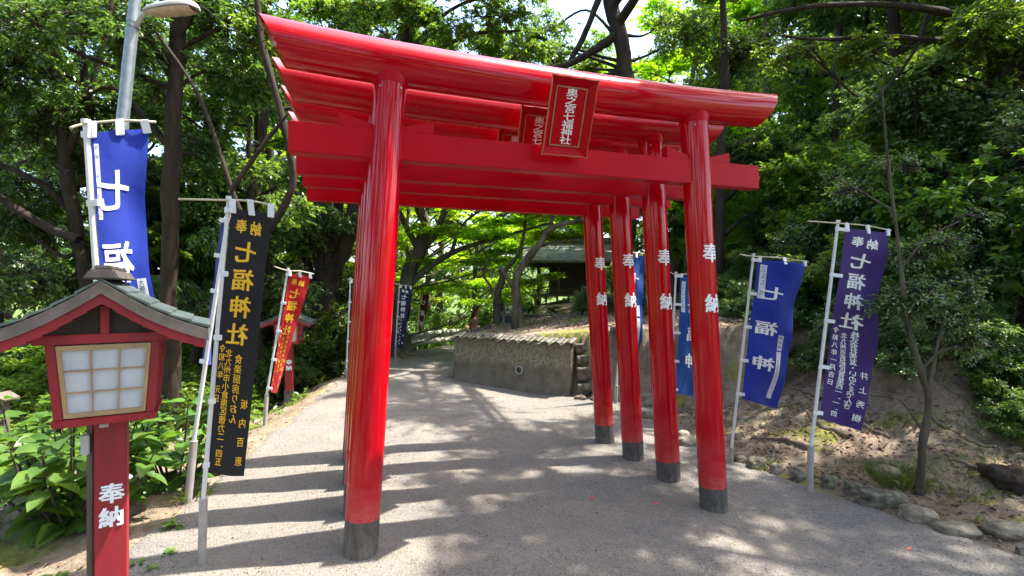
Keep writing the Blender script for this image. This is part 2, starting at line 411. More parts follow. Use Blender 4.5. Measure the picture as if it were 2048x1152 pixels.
def ground_z(x, y, rough=True):
    x = np.asarray(x, float); y = np.asarray(y, float)
    z = -.046*np.clip(x+.89, -.2, 3.2)+0.018*np.clip(y-3, 0, 7)*sstep(0, 1.5, x)-.05*sstep(0.3, 2, x)*0
    # left shoulder and the fall beyond it
    dl = -seg_dist(x, y, LEFT)
    z = z-np.where(dl > 0, .36*np.clip(dl-.1, 0, 1.2)*sstep(5.0, 7.5, y)+.10*np.clip(dl, 0, 3)+.13*np.clip(dl-2.0, 0, 18), 0)
    z = z+.10*np.exp(-((dl-.15)/.25)**2)*sstep(6, 9, y)*0
    # right bank
    d = seg_dist(x, y, BX); d = np.where(d > 0, d, 0)
    t = x/np.maximum(y, 1.0)
    A = np.interp(d, [0, .4, 1, 1.5, 1.9, 2.4, 3.0, 6, 12, 40], [0, .10, .27, .50, 1.0, 1.62, 1.95, 2.6, 3.4, 6])
    B = np.interp(d, [0, .4, 1, 2, 3, 4, 6, 9, 20, 40], [0, .12, .2, .45, .85, 1.3, 1.95, 2.6, 3.8, 6])
    wgt = sstep(.84, .98, t)
    z = z+A*(1-wgt)+B*wgt
    # terrace behind the plaster wall
    dx, dy = WALL_R-WALL_L; L = math.hypot(dx, dy)
    behind = ((x-WALL_L[0])*(-dy)+(y-WALL_L[1])*dx)/L-.10
    lx = (x-(-.97))-(y-8.6)*(.70/2.7)-.08
    ins = np.minimum(sstep(0, .10, behind), sstep(0, .10, lx))
    terr = .78+.05*np.clip(behind-1, 0, 4)+.10*np.clip(x+.2, 0, 3)
    z = np.where((ins > 0) & (y > 6.5), z*(1-ins)+np.maximum(z, terr)*ins, z)
    # behind the terrace the ground falls to the far path again on the left side
    z = z-sstep(11.6, 14, y)*sstep(.9, -.6, x)*ins*.95
    far = np.hypot(x, y)
    z = z+sstep(35, 120, far)*6
    if rough:
        on = sstep(-.1, .5, d)+sstep(0, .6, dl)
        z = z+.012*vnoise(x, y, 1.6, 3)+on*(.07*vnoise(x, y, 1.3, 5)+.035*vnoise(x, y, 4.5, 6)+.028*vnoise(x, y, 12, 8)+.016*vnoise(x, y, 26, 12))
        z = z+.006*vnoise(x, y, 5.0, 9)
    return z
def gz(x, y): return float(ground_z(np.array([x]), np.array([y]))[0])
def axis(a, b, fa, fb, fine, coarse):
    l = list(np.arange(fa, fb, fine)); s = fine; v = fb
    while v < b: l.append(v); s = min(s*1.18, coarse); v += s
    l.append(b); s = fine; v = fa-fine
    while v > a: l.insert(0, v); s = min(s*1.18, coarse); v -= s
    l.insert(0, a); return np.array(l)
gxs = axis(-160, 160, -4.5, 6.5, .06, 8); gys = axis(-40, 220, 1.2, 12.5, .06, 8)
GX, GY = np.meshgrid(gxs, gys); GZ = ground_z(GX, GY)
nx, ny = len(gxs), len(gys)
i, j = np.meshgrid(np.arange(nx-1), np.arange(ny-1)); a = (j*nx+i).ravel()
me = np_mesh('ground', np.stack([GX, GY, GZ], -1).reshape(-1, 3), np.stack([a, a+1, a+nx+1, a+nx], -1))
tag(link('ground', me, None, [M['soil']], True), kind='structure')
# gravel path: a ribbon between the left shoulder and the stone border
rows = []
ys = np.concatenate([np.arange(-6, 1.5, .5), np.arange(1.5, 9, .08), np.arange(9, 15.6, .14)])
lx_ = np.interp(ys, [p[1] for p in LEFT], [p[0] for p in LEFT])
bx_ = np.interp(ys, [-6, 2.2, 3.1, 3.55, 4.2, 4.9, 5.8, 6.9, 7.4, 7.7, 8.75, 10, 12, 13.4, 15.6],
                [5.5, 3.9, 3.34, 3.05, 2.62, 2.2, 2.08, 2.02, .9, .55, -1.05, -.6, -.2, .6, 2.5])
NU = 70
u = np.linspace(0, 1, NU)
W_ = np.zeros((len(ys), NU, 3))
for k, yy in enumerate(ys):
    e1 = .10*vnoise(np.array([yy*3.]), np.array([0.]), 1, 21)[0]; e2 = .05*vnoise(np.array([yy*3.]), np.array([5.]), 1, 22)[0]
    W_[k, :, 0] = lx_[k]+e1+(bx_[k]+e2-lx_[k]-e1)*u; W_[k, :, 1] = yy
W_[..., 2] = ground_z(W_[..., 0], W_[..., 1])+.012
W_[:, 0, 2] -= .05; W_[:, -1, 2] -= .05
i, j = np.meshgrid(np.arange(NU-1), np.arange(len(ys)-1)); a = (j*NU+i).ravel()
me = np_mesh('path', W_.reshape(-1, 3), np.stack([a, a+1, a+NU+1, a+NU], -1))
tag(link('path', me, None, [M['gravel']], True), kind='structure')

# ---------------------------------------------------------------- lettering
_glyph = {}
def glyph(ch):
    if ch not in _glyph:
        cu = bpy.data.curves.new('g', 'FONT'); cu.body = ch; cu.size = 1; cu.dimensions = '2D'; cu.fill_mode = 'BOTH'; cu.resolution_u = 3
        o = bpy.data.objects.new('g', cu); COL.objects.link(o)
        bpy.context.view_layer.update()
        dg = bpy.context.evaluated_depsgraph_get(); me = bpy.data.meshes.new_from_object(o.evaluated_get(dg))
        V = np.array([tuple(v.co) for v in me.vertices]).reshape(-1, 3); Fs = [tuple(p.vertices) for p in me.polygons]
        if len(V):
            c = (V.min(0)+V.max(0))/2; V = V-c*[0, 0, 1]
            V[:, 0] -= .44; V[:, 1] -= .32   # centre of the em box
            if ch in '七九': V[:, 1] += 0
        bpy.data.objects.remove(o); bpy.data.curves.remove(cu); bpy.data.meshes.remove(me)
        _glyph[ch] = (V, Fs)
    return _glyph[ch]
def text_mesh(items, bold=.022, lift=.0004):
    """items: (char, x, y, width, height, mirror) in metres; returns flat arrays (x right, y up, z lift)"""
    VV = []; FF = []; n = 0
    for ch, x, y, sw, sh, mir in items:
        V, Fs = glyph(ch)
        if not len(V): continue
        bd = bold if sh > .062 else bold*.45
        for k, (ox, oy) in enumerate([(0, 0), (1, .6), (-1, .6), (1, -.6), (-1, -.6)] if bold else [(0, 0)]):
            W = V.copy(); W[:, 0] += ox*bd; W[:, 1] += oy*bd*.8
            W[:, 0] *= (-sw if mir else sw)*1.05; W[:, 1] *= sh*1.05
            W[:, 0] += x; W[:, 1] += y; W[:, 2] = k*lift
            VV.append(W); FF += [tuple((q+n) for q in (f[::-1] if mir else f)) for f in Fs]; n += len(V)
    return np.concatenate(VV), FF
def slice_mesh(me, axis_, step):
    bm = bmesh.new(); bm.from_mesh(me)
    lo = min(v.co[axis_] for v in bm.verts); hi = max(v.co[axis_] for v in bm.verts)
    no = Vector((0, 0, 0)); no[axis_] = 1; k = lo+step*.5
    while k < hi:
        co = Vector((0, 0, 0)); co[axis_] = k
        bmesh.ops.bisect_plane(bm, geom=bm.verts[:]+bm.edges[:]+bm.faces[:], plane_co=co, plane_no=no, dist=1e-7); k += step
    bm.to_mesh(me); bm.free()
def text_obj(name, items, mat, parent, fn, step=None, bold=.022, lift=.0004):
    V, Fs = text_mesh(items, bold, lift)
    me = bpy.data.meshes.new(name); me.from_pydata(V.tolist(), [], Fs)
    if step:
        if not isinstance(step, (tuple, list)): step = (step, None)
        for ax, st in enumerate(step):
            if st: slice_mesh(me, ax, st)
    n = len(me.vertices); co = np.zeros(n*3); me.vertices.foreach_get('co', co); co = co.reshape(-1, 3)
    co = fn(co); me.vertices.foreach_set('co', co.astype(np.float32).ravel()); me.update()
    return link(name, me, parent, [mat])
def column(txt, x, y0, y1, sw, sh, mir=False):
    n = len(txt); st = (y1-y0)/max(1, n-1) if n > 1 else 0
    return [(c, x, y0+st*k, sw, sh, mir) for k, c in enumerate(txt) if c != '　']

# ---------------------------------------------------------------- torii gates
PSI = -.3251
bdir = np.array([math.cos(PSI), -math.sin(PSI), 0]); vdir = np.array([math.sin(PSI), math.cos(PSI), 0])
C0 = np.array([.3055, 3.4006, 0])
YAW = math.atan2(bdir[1], bdir[0])
A_, LEAN, ZN, HN, LN, ZR, PR = 1.1213, .0616, EYE+.7626, .1718, 1.652, EYE+1.2122, .10
def torii(k, label, plaque_label=None):
    sp = .5492*k+.0006*k*(3-k)
    org = C0+vdir*sp
    dz = [0, .0, .018, -.004][k]; roll = [0, .0, .002, .006][k]
    root = empty('torii_gate', org, label, 'torii gate', 'four red torii gates in a row')
    root.rotation_euler = (0, 0, YAW)
    # local frame: x along the beams, y away, z up
    gl = []
    for side in (-1, 1):
        ub = side*(A_+LEAN*(ZN+.1))
        gx, gy = (org+bdir*ub)[:2]; g0 = gz(gx, gy)
        if side > 0: g0 = -.121+.0145*k
        else: g0 = min(g0, .005)
        ax = lambda z, side=side: np.array([side*(A_-LEAN*(z-ZN)), 0, z])
        zb = g0+.22
        top = 2.86+dz
        # the red shaft, slightly uneven
        me_ = MB(); zs = np.array([zb-.002, zb+.3, 1.2, 2.0, ZR, top])
        me_.tube([ax(z)-ax(zb)+np.array([0, 0, 0]) for z in zs], PR, 40)
        pil = me_.build('pillar', M['red_pillar'], root, smooth=True); sharp(pil.data, 50); pil.location = tuple(ax(zb))
        bs = MB(); bs.tube([ax(z)-ax(g0-.15) for z in (g0-.15, g0+.02, zb)], [PR*.995, PR*.995, PR*.993], 36)
        b = bs.build('base', M['black_base'], pil, smooth=True); sharp(b.data, 50); b.location = tuple(ax(g0-.15)-ax(zb))
        cl = MB(); cl.tube([ax(z)-ax(zb) for z in (ZR+dz, ZR+.012+dz, top)], [PR+.004, PR+.006, PR+.006], 40)
        c = cl.build('collar', M['red'], pil, smooth=True); sharp(c.data, 50)
        # bolts under the collar
        bo = MB()
        for aa in (-2.2, -1.0):
            q = ax(ZR-.035)-ax(zb)+np.array([math.cos(aa)*PR, math.sin(aa)*PR, 0]); nrm = np.array([math.cos(aa), math.sin(aa), 0])
            bo.tube([q-nrm*.004, q+nrm*.006], .006, 8)
        bo.build('bolt', M['metal'], pil)
        if side > 0:
            items = [('奉', 0, 1.81-zb+dz*.0, .135, .135, False), ('納', 0, 1.445-zb, .135, .135, False)]
            th0 = -math.pi/2+.06
            def wrap(co, ax=ax, zb=zb):
                th = th0+co[:, 0]/PR; r = PR+.0015+co[:, 2]
                base = np.array([ax(z+zb)-ax(zb) for z in co[:, 1]])
                return base+np.stack([np.cos(th)*r, np.sin(th)*r, np.zeros(len(th))], 1)
            text_obj('lettering', items, M['white_paint'], pil, wrap, .012, .03, .0003)
    # upper beam: round, gently lifted ends, cut on the slant
    us = np.linspace(-1, 1, 61); nr = 40; ang = np.linspace(0, 2*math.pi, nr, endpoint=False); RK = .128
    V = []
    for uu in us:
        for a in ang:
            zz = math.sin(a)*RK; half = 1.735+.070*zz/RK
            x = uu*half; V.append((x, math.cos(a)*RK, 2.895+dz+.013*x*x+.020*max(0, abs(x)-1.1)**2+zz-roll*x))
    V = np.array(V); Fs = []
    for q in range(60):
        for a in range(nr):
            Fs.append((q*nr+a, q*nr+(a+1) % nr, (q+1)*nr+(a+1) % nr, (q+1)*nr+a))
    Fs.append(tuple(range(nr-1, -1, -1))); Fs.append(tuple(range(60*nr, 61*nr)))
    mb = MB(); mb.add(V, Fs); o = mb.build('top_beam', M['red_worn'] if k else M['red_beam'], root, smooth=True); sharp(o.data, 40)
    # tie beam
    mb = MB(); z0 = ZN+dz
    def zt(x): return -roll*x
    mb.hexa([(-LN, -.05, z0+zt(-LN)), (LN, -.05, z0+zt(LN)), (LN, .05, z0+zt(LN)), (-LN, .05, z0+zt(-LN))],
            [(-LN, -.05, z0+HN+zt(-LN)), (LN, -.05, z0+HN+zt(LN)), (LN, .05, z0+HN+zt(LN)), (-LN, .05, z0+HN+zt(-LN))])
    mb.build('tie_beam', M['red'], root, bevel=.004)
    # wedges beside each pillar, low at the pillar and tall at the outer end
    for side in (-1, 1):
        xc = side*(A_-LEAN*(HN+.03))
        for s2 in (-1, 1):
            x1, x2 = xc+s2*.085, xc+s2*.275; z1 = z0+HN+.002
            mb = MB(); ym = .036
            mb.add([(x1, -ym, z1), (x2, -ym, z1), (x2, -ym, z1+.08), (x1, -ym, z1+.028), (x1, ym, z1), (x2, ym, z1), (x2, ym, z1+.08), (x1, ym, z1+.028)],
                   [(0, 1, 2, 3), (7, 6, 5, 4), (0, 4, 5, 1), (1, 5, 6, 2), (2, 6, 7, 3), (3, 7, 4, 0)])
            w_ = mb.build('wedge', M['red'], root, bevel=.002)
    # name plaque leaning forward
    ti = R(21.5); pm = Matrix.Rotation(ti, 4, 'X')     # top leans towards -y
    pl = MB(); hw, hh = .158, .238; iw, ih = .112, .185; dpt = .052
    # frame: flared outer rim with a wavy edge -> inner rebate
    def rim(hw_, hh_, n=14, amp=.0):
        pts = []
        for (ax0, ay0), (bx0, by0) in (((-1, -1), (1, -1)), ((1, -1), (1, 1)), ((1, 1), (-1, 1)), ((-1, 1), (-1, -1))):
            for q in range(n):
                t = q/n; wv = -amp*(abs(math.sin(t*math.pi*3))**.6) if .02 < t < .98 else 0
                x = ax0+(bx0-ax0)*t; y = ay0+(by0-ay0)*t
                nx_, ny_ = (0, ay0) if ay0 == by0 else (ax0, 0)
                pts.append((x*hw_+nx_*wv, y*hh_+ny_*wv))
        return pts
    n = 14; o1 = rim(hw, hh, n, .006); o2 = rim(iw, ih, n); m_ = len(o1)
    V = [(x, 0-dpt, y) for x, y in o1]+[(x, -.012, y) for x, y in o2]+[(x*1.0, -dpt+.012, y) for x, y in o1]+[(x, .012, y) for x, y in rim(hw*.86, hh*.92, n)]
    Fs = []
    for q in range(m_):
        q2 = (q+1) % m_
        Fs += [(q, q2, m_+q2, m_+q), (2*m_+q2, 2*m_+q, 3*m_+q, 3*m_+q2)]
    Fs.append(tuple(3*m_+q for q in range(m_)))
    pl.add(V, Fs); pl.box((0, -.010, 0), (iw*2, .004, ih*2))
    loc = np.array([-.016, -.185-.0, 2.645+dz])
    pq = pl.build('name_plaque', M['red'], root)
    pq.location = tuple(loc); pq.rotation_euler = (ti, 0, 0)
    eg = MB()
    V = [(x*1.003, -dpt-.002, y*1.003) for x, y in o1]+[(x*1.003, -dpt+.012, y*1.003) for x, y in o1]+[(x*.982, -dpt-.002, y*.985) for x, y in o1]
    Fs = []
    for q in range(m_):
        q2 = (q+1) % m_; Fs += [(q, q2, m_+q2, m_+q), (q2, q, 2*m_+q, 2*m_+q2)]
    eg.add(V, Fs); eg.build('edge_trim', M['gold'], pq)
    gb = MB(); t_ = .0075
    for sx in (-1, 1): gb.box((sx*(iw-.010), -.015, 0), (t_, .003, ih*2-.02-t_))
    for sy in (-1, 1): gb.box((0, -.0155, sy*(ih-.010)), (iw*2-.02+t_, .003, t_))
    gb.build('inner_border', M['gold'], pq)
    items = column('奥之宮七福神社', 0, .143, -.143, .078, .050)
    text_obj('lettering', items, M['white_paint'], pq, lambda co: np.stack([co[:, 0], -.0135-co[:, 2], co[:, 1]], 1), None, .03, .0003)
    return root
torii(0, 'red torii gate standing frontmost with full name plaque and dusty black feet')
torii(1, 'red torii gate directly behind the front one with pale worn top beam')
torii(2, 'red torii gate third from the front, between the second and the rearmost')
torii(3, 'red torii gate rearmost of the row, nearest the plaster wall')

# ---------------------------------------------------------------- banners
def banner(label, base, top, sleeve_y, bar, corners, Y, cm, ink, kind, texts, dR=.12, seed=0, pole_r=.013, extra=None, bend=None):
    """base/top/bar/corners in pixels of the 2048 photo at depth Y (dR = how much farther the free edge hangs)"""
    g = P(base[0], base[1], Y); g[2] = min(g[2], gz(g[0], g[1]))
    tp = P(top[0], top[1], Y); s = P(sleeve_y[0], sleeve_y[1], Y)
    root = empty('nobori_banner', g, label, 'banner', 'nobori banners along the path')
    O = g.copy()
    mb = MB(); mb.tube([g+[0, 0, -.15]-O, s-O], pole_r*1.75, 14); sl = mb.build('ground_sleeve', M['pole_grey'], root, smooth=True); sharp(sl.data)
    if sleeve_y is not None:
        mb = MB(); mid = (s+tp)/2; 
        mb.tube([s-O+(s-tp)*.02, mid-O, tp-O], [pole_r, pole_r*.95, pole_r*.8], 12)
        mb.tube([tp-O, tp-O+(tp-s)/np.linalg.norm(tp-s)*.02], pole_r*1.15, 12)
        po = mb.build('pole', M['pole_white'], root, smooth=True); sharp(po.data)
    b0 = P(bar[0], bar[1], Y-dR*.4); b1 = P(bar[2], bar[3], Y+dR)
    yb = P(top[0], top[1]+2, Y)
    mb = MB(); bm_ = np.array([0, 0, 0.])
    pth = smooth_path([b0, yb+[0, -.012, 0], (yb+b1)/2+[0, -.006, .012], b1], 4)-O
    mb.tube(pth, .0055, 8); mb.build('crossbar', M['bamboo'], root, smooth=True)
    TL, TR, BR, BL = [np.array(c, float) for c in corners]
    TLw, TRw, BRw, BLw = P(*TL, Y+.0), P(*TR, Y+dR), P(*BR, Y+dR), P(*BL, Y+.0)
    Wd = np.linalg.norm(TRw-TLw); Ht = (np.linalg.norm(TLw-BLw)+np.linalg.norm(TRw-BRw))/2
    nrm = np.cross(TRw-TLw, BLw-TLw); nrm /= np.linalg.norm(nrm)
    if nrm[1] > 0: nrm = -nrm            # towards the camera
    rs = np.random.RandomState(seed); ph = rs.uniform(0, 6.28, 4); amp = .015*Wd/.35
    def surf(u, v):
        u = np.asarray(u, float); v = np.asarray(v, float); U = u[:, None]; Vv = v[:, None]
        p = TLw*(1-U)*(1-Vv)+TRw*U*(1-Vv)+BRw*U*Vv+BLw*(1-U)*Vv
        p = p+np.array([0, 0, -.006])*np.sin(np.pi*2*U)[:]**2*(1-Vv)
        wv = amp*(np.sin(u*5.2+v*2.1+ph[0])+.8*np.sin(v*9+u*2+ph[1])+.5*np.sin(v*17-u*4+ph[2]))*(.25+.75*np.clip(u*1.5, 0, 1))
        p = p+nrm*wv[:, None]
        if bend is not None:
            p = p+np.array([1., 0, 0])*(np.interp(v, bend[0], bend[1])*u)[:, None]
        return p
    nu, nv = 14, 46
    U, Vv = np.meshgrid(np.linspace(0, 1, nu), np.linspace(0, 1, nv)); S = surf(U.ravel(), Vv.ravel())-O
    i, j = np.meshgrid(np.arange(nu-1), np.arange(nv-1)); a = (j*nu+i).ravel()
    me = np_mesh('cloth', np.vstack([S, S-nrm*.0015]), np.vstack([np.stack([a, a+nu, a+nu+1, a+1], -1), np.stack([a, a+1, a+nu+1, a+nu], -1)+nu*nv]))
    cl = link('cloth', me, root, [cm], True)
    def put(co):
        u = co[:, 0]/Wd; v = -co[:, 1]/Ht; e = 1e-3
        return surf(u, v)-O+nrm*(.0025+co[:, 2])[:, None]
    items = []
    for (txt, uu, v0, v1, wf, hf, mir) in texts:
        items += column(txt, uu*Wd, -v0*Ht, -v1*Ht, wf*Wd, hf*Ht, mir)
    if extra:
        for (u0, v0, u1, v1) in extra:
            nn = 8; mm_ = max(3, int((v1-v0)*46))
            U2, V2 = np.meshgrid(np.linspace(u0, u1, nn), np.linspace(v0, v1, mm_)); S2 = surf(U2.ravel(), V2.ravel())-O+nrm*.0012
            i, j = np.meshgrid(np.arange(nn-1), np.arange(mm_-1)); a = (j*nn+i).ravel()
            link('patch', np_mesh('patch', S2, np.stack([a, a+nn, a+nn+1, a+1], -1)), cl, [M['note']], True)
    if items: text_obj('lettering', items, ink, cl, put, (.04*Wd/.35, .05), .026, .00025)
    if kind:   # small dark writing on the patches
        it = []
        for (txt, uu, v0, v1, wf, hf, mir) in kind: it += column(txt, uu*Wd, -v0*Ht, -v1*Ht, wf*Wd, hf*Ht, mir)
        text_obj('patch_lettering', it, M['black'], cl, put, (.04*Wd/.35, .05), 0)
    # tabs: three over the crossbar, five round the pole
    dirp = (tp-s)/np.linalg.norm(tp-s)
    def tab(p0, p1, wv, th=.002):
        p0 = np.array(p0); p1 = np.array(p1); wv = np.array(wv)/2; n_ = np.cross(p1-p0, wv); n_ = n_/np.linalg.norm(n_)*.008
        m2 = MB(); m2.hexa([p0-wv-n_, p0+wv-n_, p0+wv+n_, p0-wv+n_], [p1-wv-n_, p1+wv-n_, p1+wv+n_, p1-wv+n_]); m2.build('tab', M['cloth_tab'], root, bevel=.002)
    px_ = Y/F
    for uu in (.03, .5, .97):
        c0 = surf(np.array([uu]), np.array([.0]))[0]; 
        q = (pth+O); q = q[np.argsort(q[:, 0])]; xs = q[:, 0]; cz = np.interp(c0[0], xs, q[:, 2]); cy = np.interp(c0[0], xs, q[:, 1])
        hd = (TRw-TLw)/Wd
        tab(c0+np.array([0, 0, -.03])+nrm*.004-O, np.array([c0[0]+.002, cy, cz+.008])-O, hd*.034)
    for vv in np.linspace(.01, .97, 5):
        c0 = surf(np.array([0.02]), np.array([vv]))[0]
        t = np.dot(c0-s, dirp); pp = s+dirp*t
        if t < 0: continue
        hd = c0-pp; L = np.linalg.norm(hd); hd = hd/max(L, 1e-6)
        e0 = pp-hd*pole_r*1.3
        tab(e0-O+nrm*pole_r*.4, c0+hd*.012+nrm*.003-O, dirp*.03)
    return root
MIR = True
BIG = lambda u, v0, v1, w=.52, h=.082: ('七福神社', u, v0, v1, w, h, MIR)
HONO = [('奉', .30, .065, .065, .27, .052, MIR), ('納', .66, .07, .07, .27, .052, MIR)]
# black banner, near left
banner('tall black banner with yellow lettering beside the front left pillar', (403, 1130), (457, 398), (407, 995), (357, 397, 551, 411),
       ((463, 414), (543, 424), (488, 951), (411, 944)), 2.87, M['c_black'], M['yellow'], None,
       HONO+[BIG(.48, .165, .475), ('令和八年', .13, .53, .63, .15, .03, MIR), ('元日', .10, .685, .72, .15, .03, MIR),
             ('北九州市小倉南区徳力二-四五', .30, .545, .955, .17, .031, MIR), ('食楽厨房りおん', .56, .565, .79, .19, .035, MIR), ('坂内百恵', .82, .73, .945, .19, .036, MIR)],
       dR=.10, seed=1, pole_r=.0125)
banner('blue banner hanging edge-on just behind the black banner', (372, 1005), (457, 425), (388, 880), (450, 424, 470, 426),
       ((444, 436), (462, 438), (415, 728), (402, 730)), 3.7, M['c_blue'], M['white_paint'], None,
       [('七福神', .45, .26, .70, .6, .11, MIR)], dR=.3, seed=2, pole_r=.015)
banner('red banner with yellow lettering leaning over the distant lantern', (527, 862), (576, 538), (534, 786), (548, 532, 628, 547),
       ((579, 546), (622, 551), (554, 785), (541, 783)), 5.9, M['c_red'], M['yellow'], None,
       HONO+[BIG(.46, .165, .475), ('令和八年一月', .10, .53, .90, .15, .03, MIR), ('北九州市八幡東区二-一', .34, .545, .93, .17, .031, MIR),
             ('松藤産業株式会社', .60, .53, .80, .19, .03, MIR), ('松藤浩史', .80, .73, .94, .20, .036, MIR)],
       dR=.12, seed=3, pole_r=.013)
banner('black banner with white lettering half hidden behind front left pillar', (692, 752), (701, 556), (693, 735), (694, 556, 745, 561),
       ((702, 562), (741, 566), (722, 728), (698, 726)), 8.8, M['c_black'], M['white_paint'], None,
       HONO+[BIG(.46, .165, .475), ('令和八年一月', .13, .53, .90, .15, .03, MIR), ('北九州市八幡西区', .36, .545, .93, .17, .031, MIR)], dR=.12, seed=4, pole_r=.014)
banner('navy banner with white lettering beside the rooted tree', (789, 727), (799, 567), (791, 690), (790, 566, 823, 572),
       ((801, 572), (822, 575), (806, 694), (793, 695)), 10.7, M['c_navy'], M['white_paint'], None,
       HONO+[BIG(.46, .165, .475), ('令和八年一月', .12, .53, .90, .15, .03, MIR), ('北九州市小倉南区', .36, .545, .93, .17, .031, MIR), ('奉納', .78, .8, .92, .2, .04, MIR)],
       dR=.10, seed=5, pole_r=.014)
banner('maroon banner with white lettering at the far guard rail', (833, 692), (843, 577), (834, 672), (837, 576, 861, 583),
       ((843, 580), (860, 584), (846, 665), (837, 663)), 13.2, M['c_maroon'], M['white_paint'], None,
       [('七福神', .45, .27, .80, .56, .13, MIR)], dR=.1, seed=6, pole_r=.014, extra=[(.06, .07, .20, .30), (.74, .55, .88, .97)])
# near-left blue banner behind the lantern
banner('large blue banner rising behind the near lantern', (240, 1180), (172, 247), (233, 1080), (139, 255, 312, 243),
       ((180, 263), (298, 252), (314, 832), (226, 832)), 2.3, M['c_blue'], M['white_paint'], 
       [('令和八年七月吉日', .085, .055, .295, .055, .016, MIR), ('大醸祭壇', .79, .535, .60, .12, .022, MIR)],
       [('七福神', .40, .22, .72, .60, .145, MIR)], dR=.12, seed=7, pole_r=.0165, extra=[(.045, .042, .125, .31), (.70, .52, .90, .615)],
       bend=([0, .25, .5, .61, .8, 1], [0, -.03, -.018, .010, .014, 0]))
# right side
banner('bright blue banner seen between the two rear right pillars', (1230, 822), (1252, 503), (1233, 770), (1211, 501, 1294, 507),
       ((1250, 508), (1292, 512), (1281, 713), (1243, 706)), 7.0, M['c_blue2'], M['white_paint'],
       [('北九州市', .80, .60, .78, .07, .02, MIR)],
       [('七福神', .42, .24, .70, .62, .12, MIR)], dR=.15, seed=8, pole_r=.014, extra=[(.72, .49, .88, .60), (.72, .62, .88, .93)])
banner('bright blue banner seen between the two front right pillars', (1337, 870), (1352, 546), (1339, 800), (1341, 544, 1424, 550),
       ((1361, 549), (1416, 553), (1402, 794), (1352, 785)), 6.0, M['c_blue2'], M['white_paint'],
       [('令和八年七月吉日', .12, .08, .27, .09, .018, MIR)],
       [('七福神', .62, .27, .72, .58, .12, MIR)], dR=.15, seed=9, pole_r=.014, extra=[(.06, .05, .19, .31)])
banner('deep blue banner left of the purple banner on the bank', (1460, 932), (1507, 510), (1463, 893), (1480, 508, 1617, 523),
       ((1517, 517), (1611, 526), (1560, 819), (1482, 795)), 4.85, M['c_blue'], M['white_paint'],
       [('令和8年8月　吉日', .135, .055, .245, .075, .018, MIR), ('橘毛髪', .755, .525, .585, .10, .020, MIR), ('北九州市小倉南区守恒本町一丁目', .745, .63, .87, .06, .014, MIR)],
       [('七福神', .40, .235, .725, .50, .095, MIR)], dR=.15, seed=10, pole_r=.0135, extra=[(.065, .035, .20, .275), (.69, .505, .82, .61), (.68, .62, .81, .945)])
banner('tall purple banner with white lettering beside the small tree', (1617, 998), (1676, 444), (1622, 890), (1616, 441, 1782, 460),
       ((1690, 455), (1777, 464), (1722, 861), (1638, 836)), 4.2, M['c_purple'], M['white_paint'], None,
       HONO+[BIG(.48, .165, .475), ('令和八年一月吉日', .13, .53, .80, .15, .031, MIR), ('北九州市若松区青葉西一-一-四', .36, .55, .955, .16, .031, MIR),
             ('株式会社秀友・いのうえでんき', .60, .535, .90, .16, .031, MIR), ('井上秀樹', .84, .73, .945, .19, .036, MIR)],
       dR=.14, seed=11, pole_r=.0145)

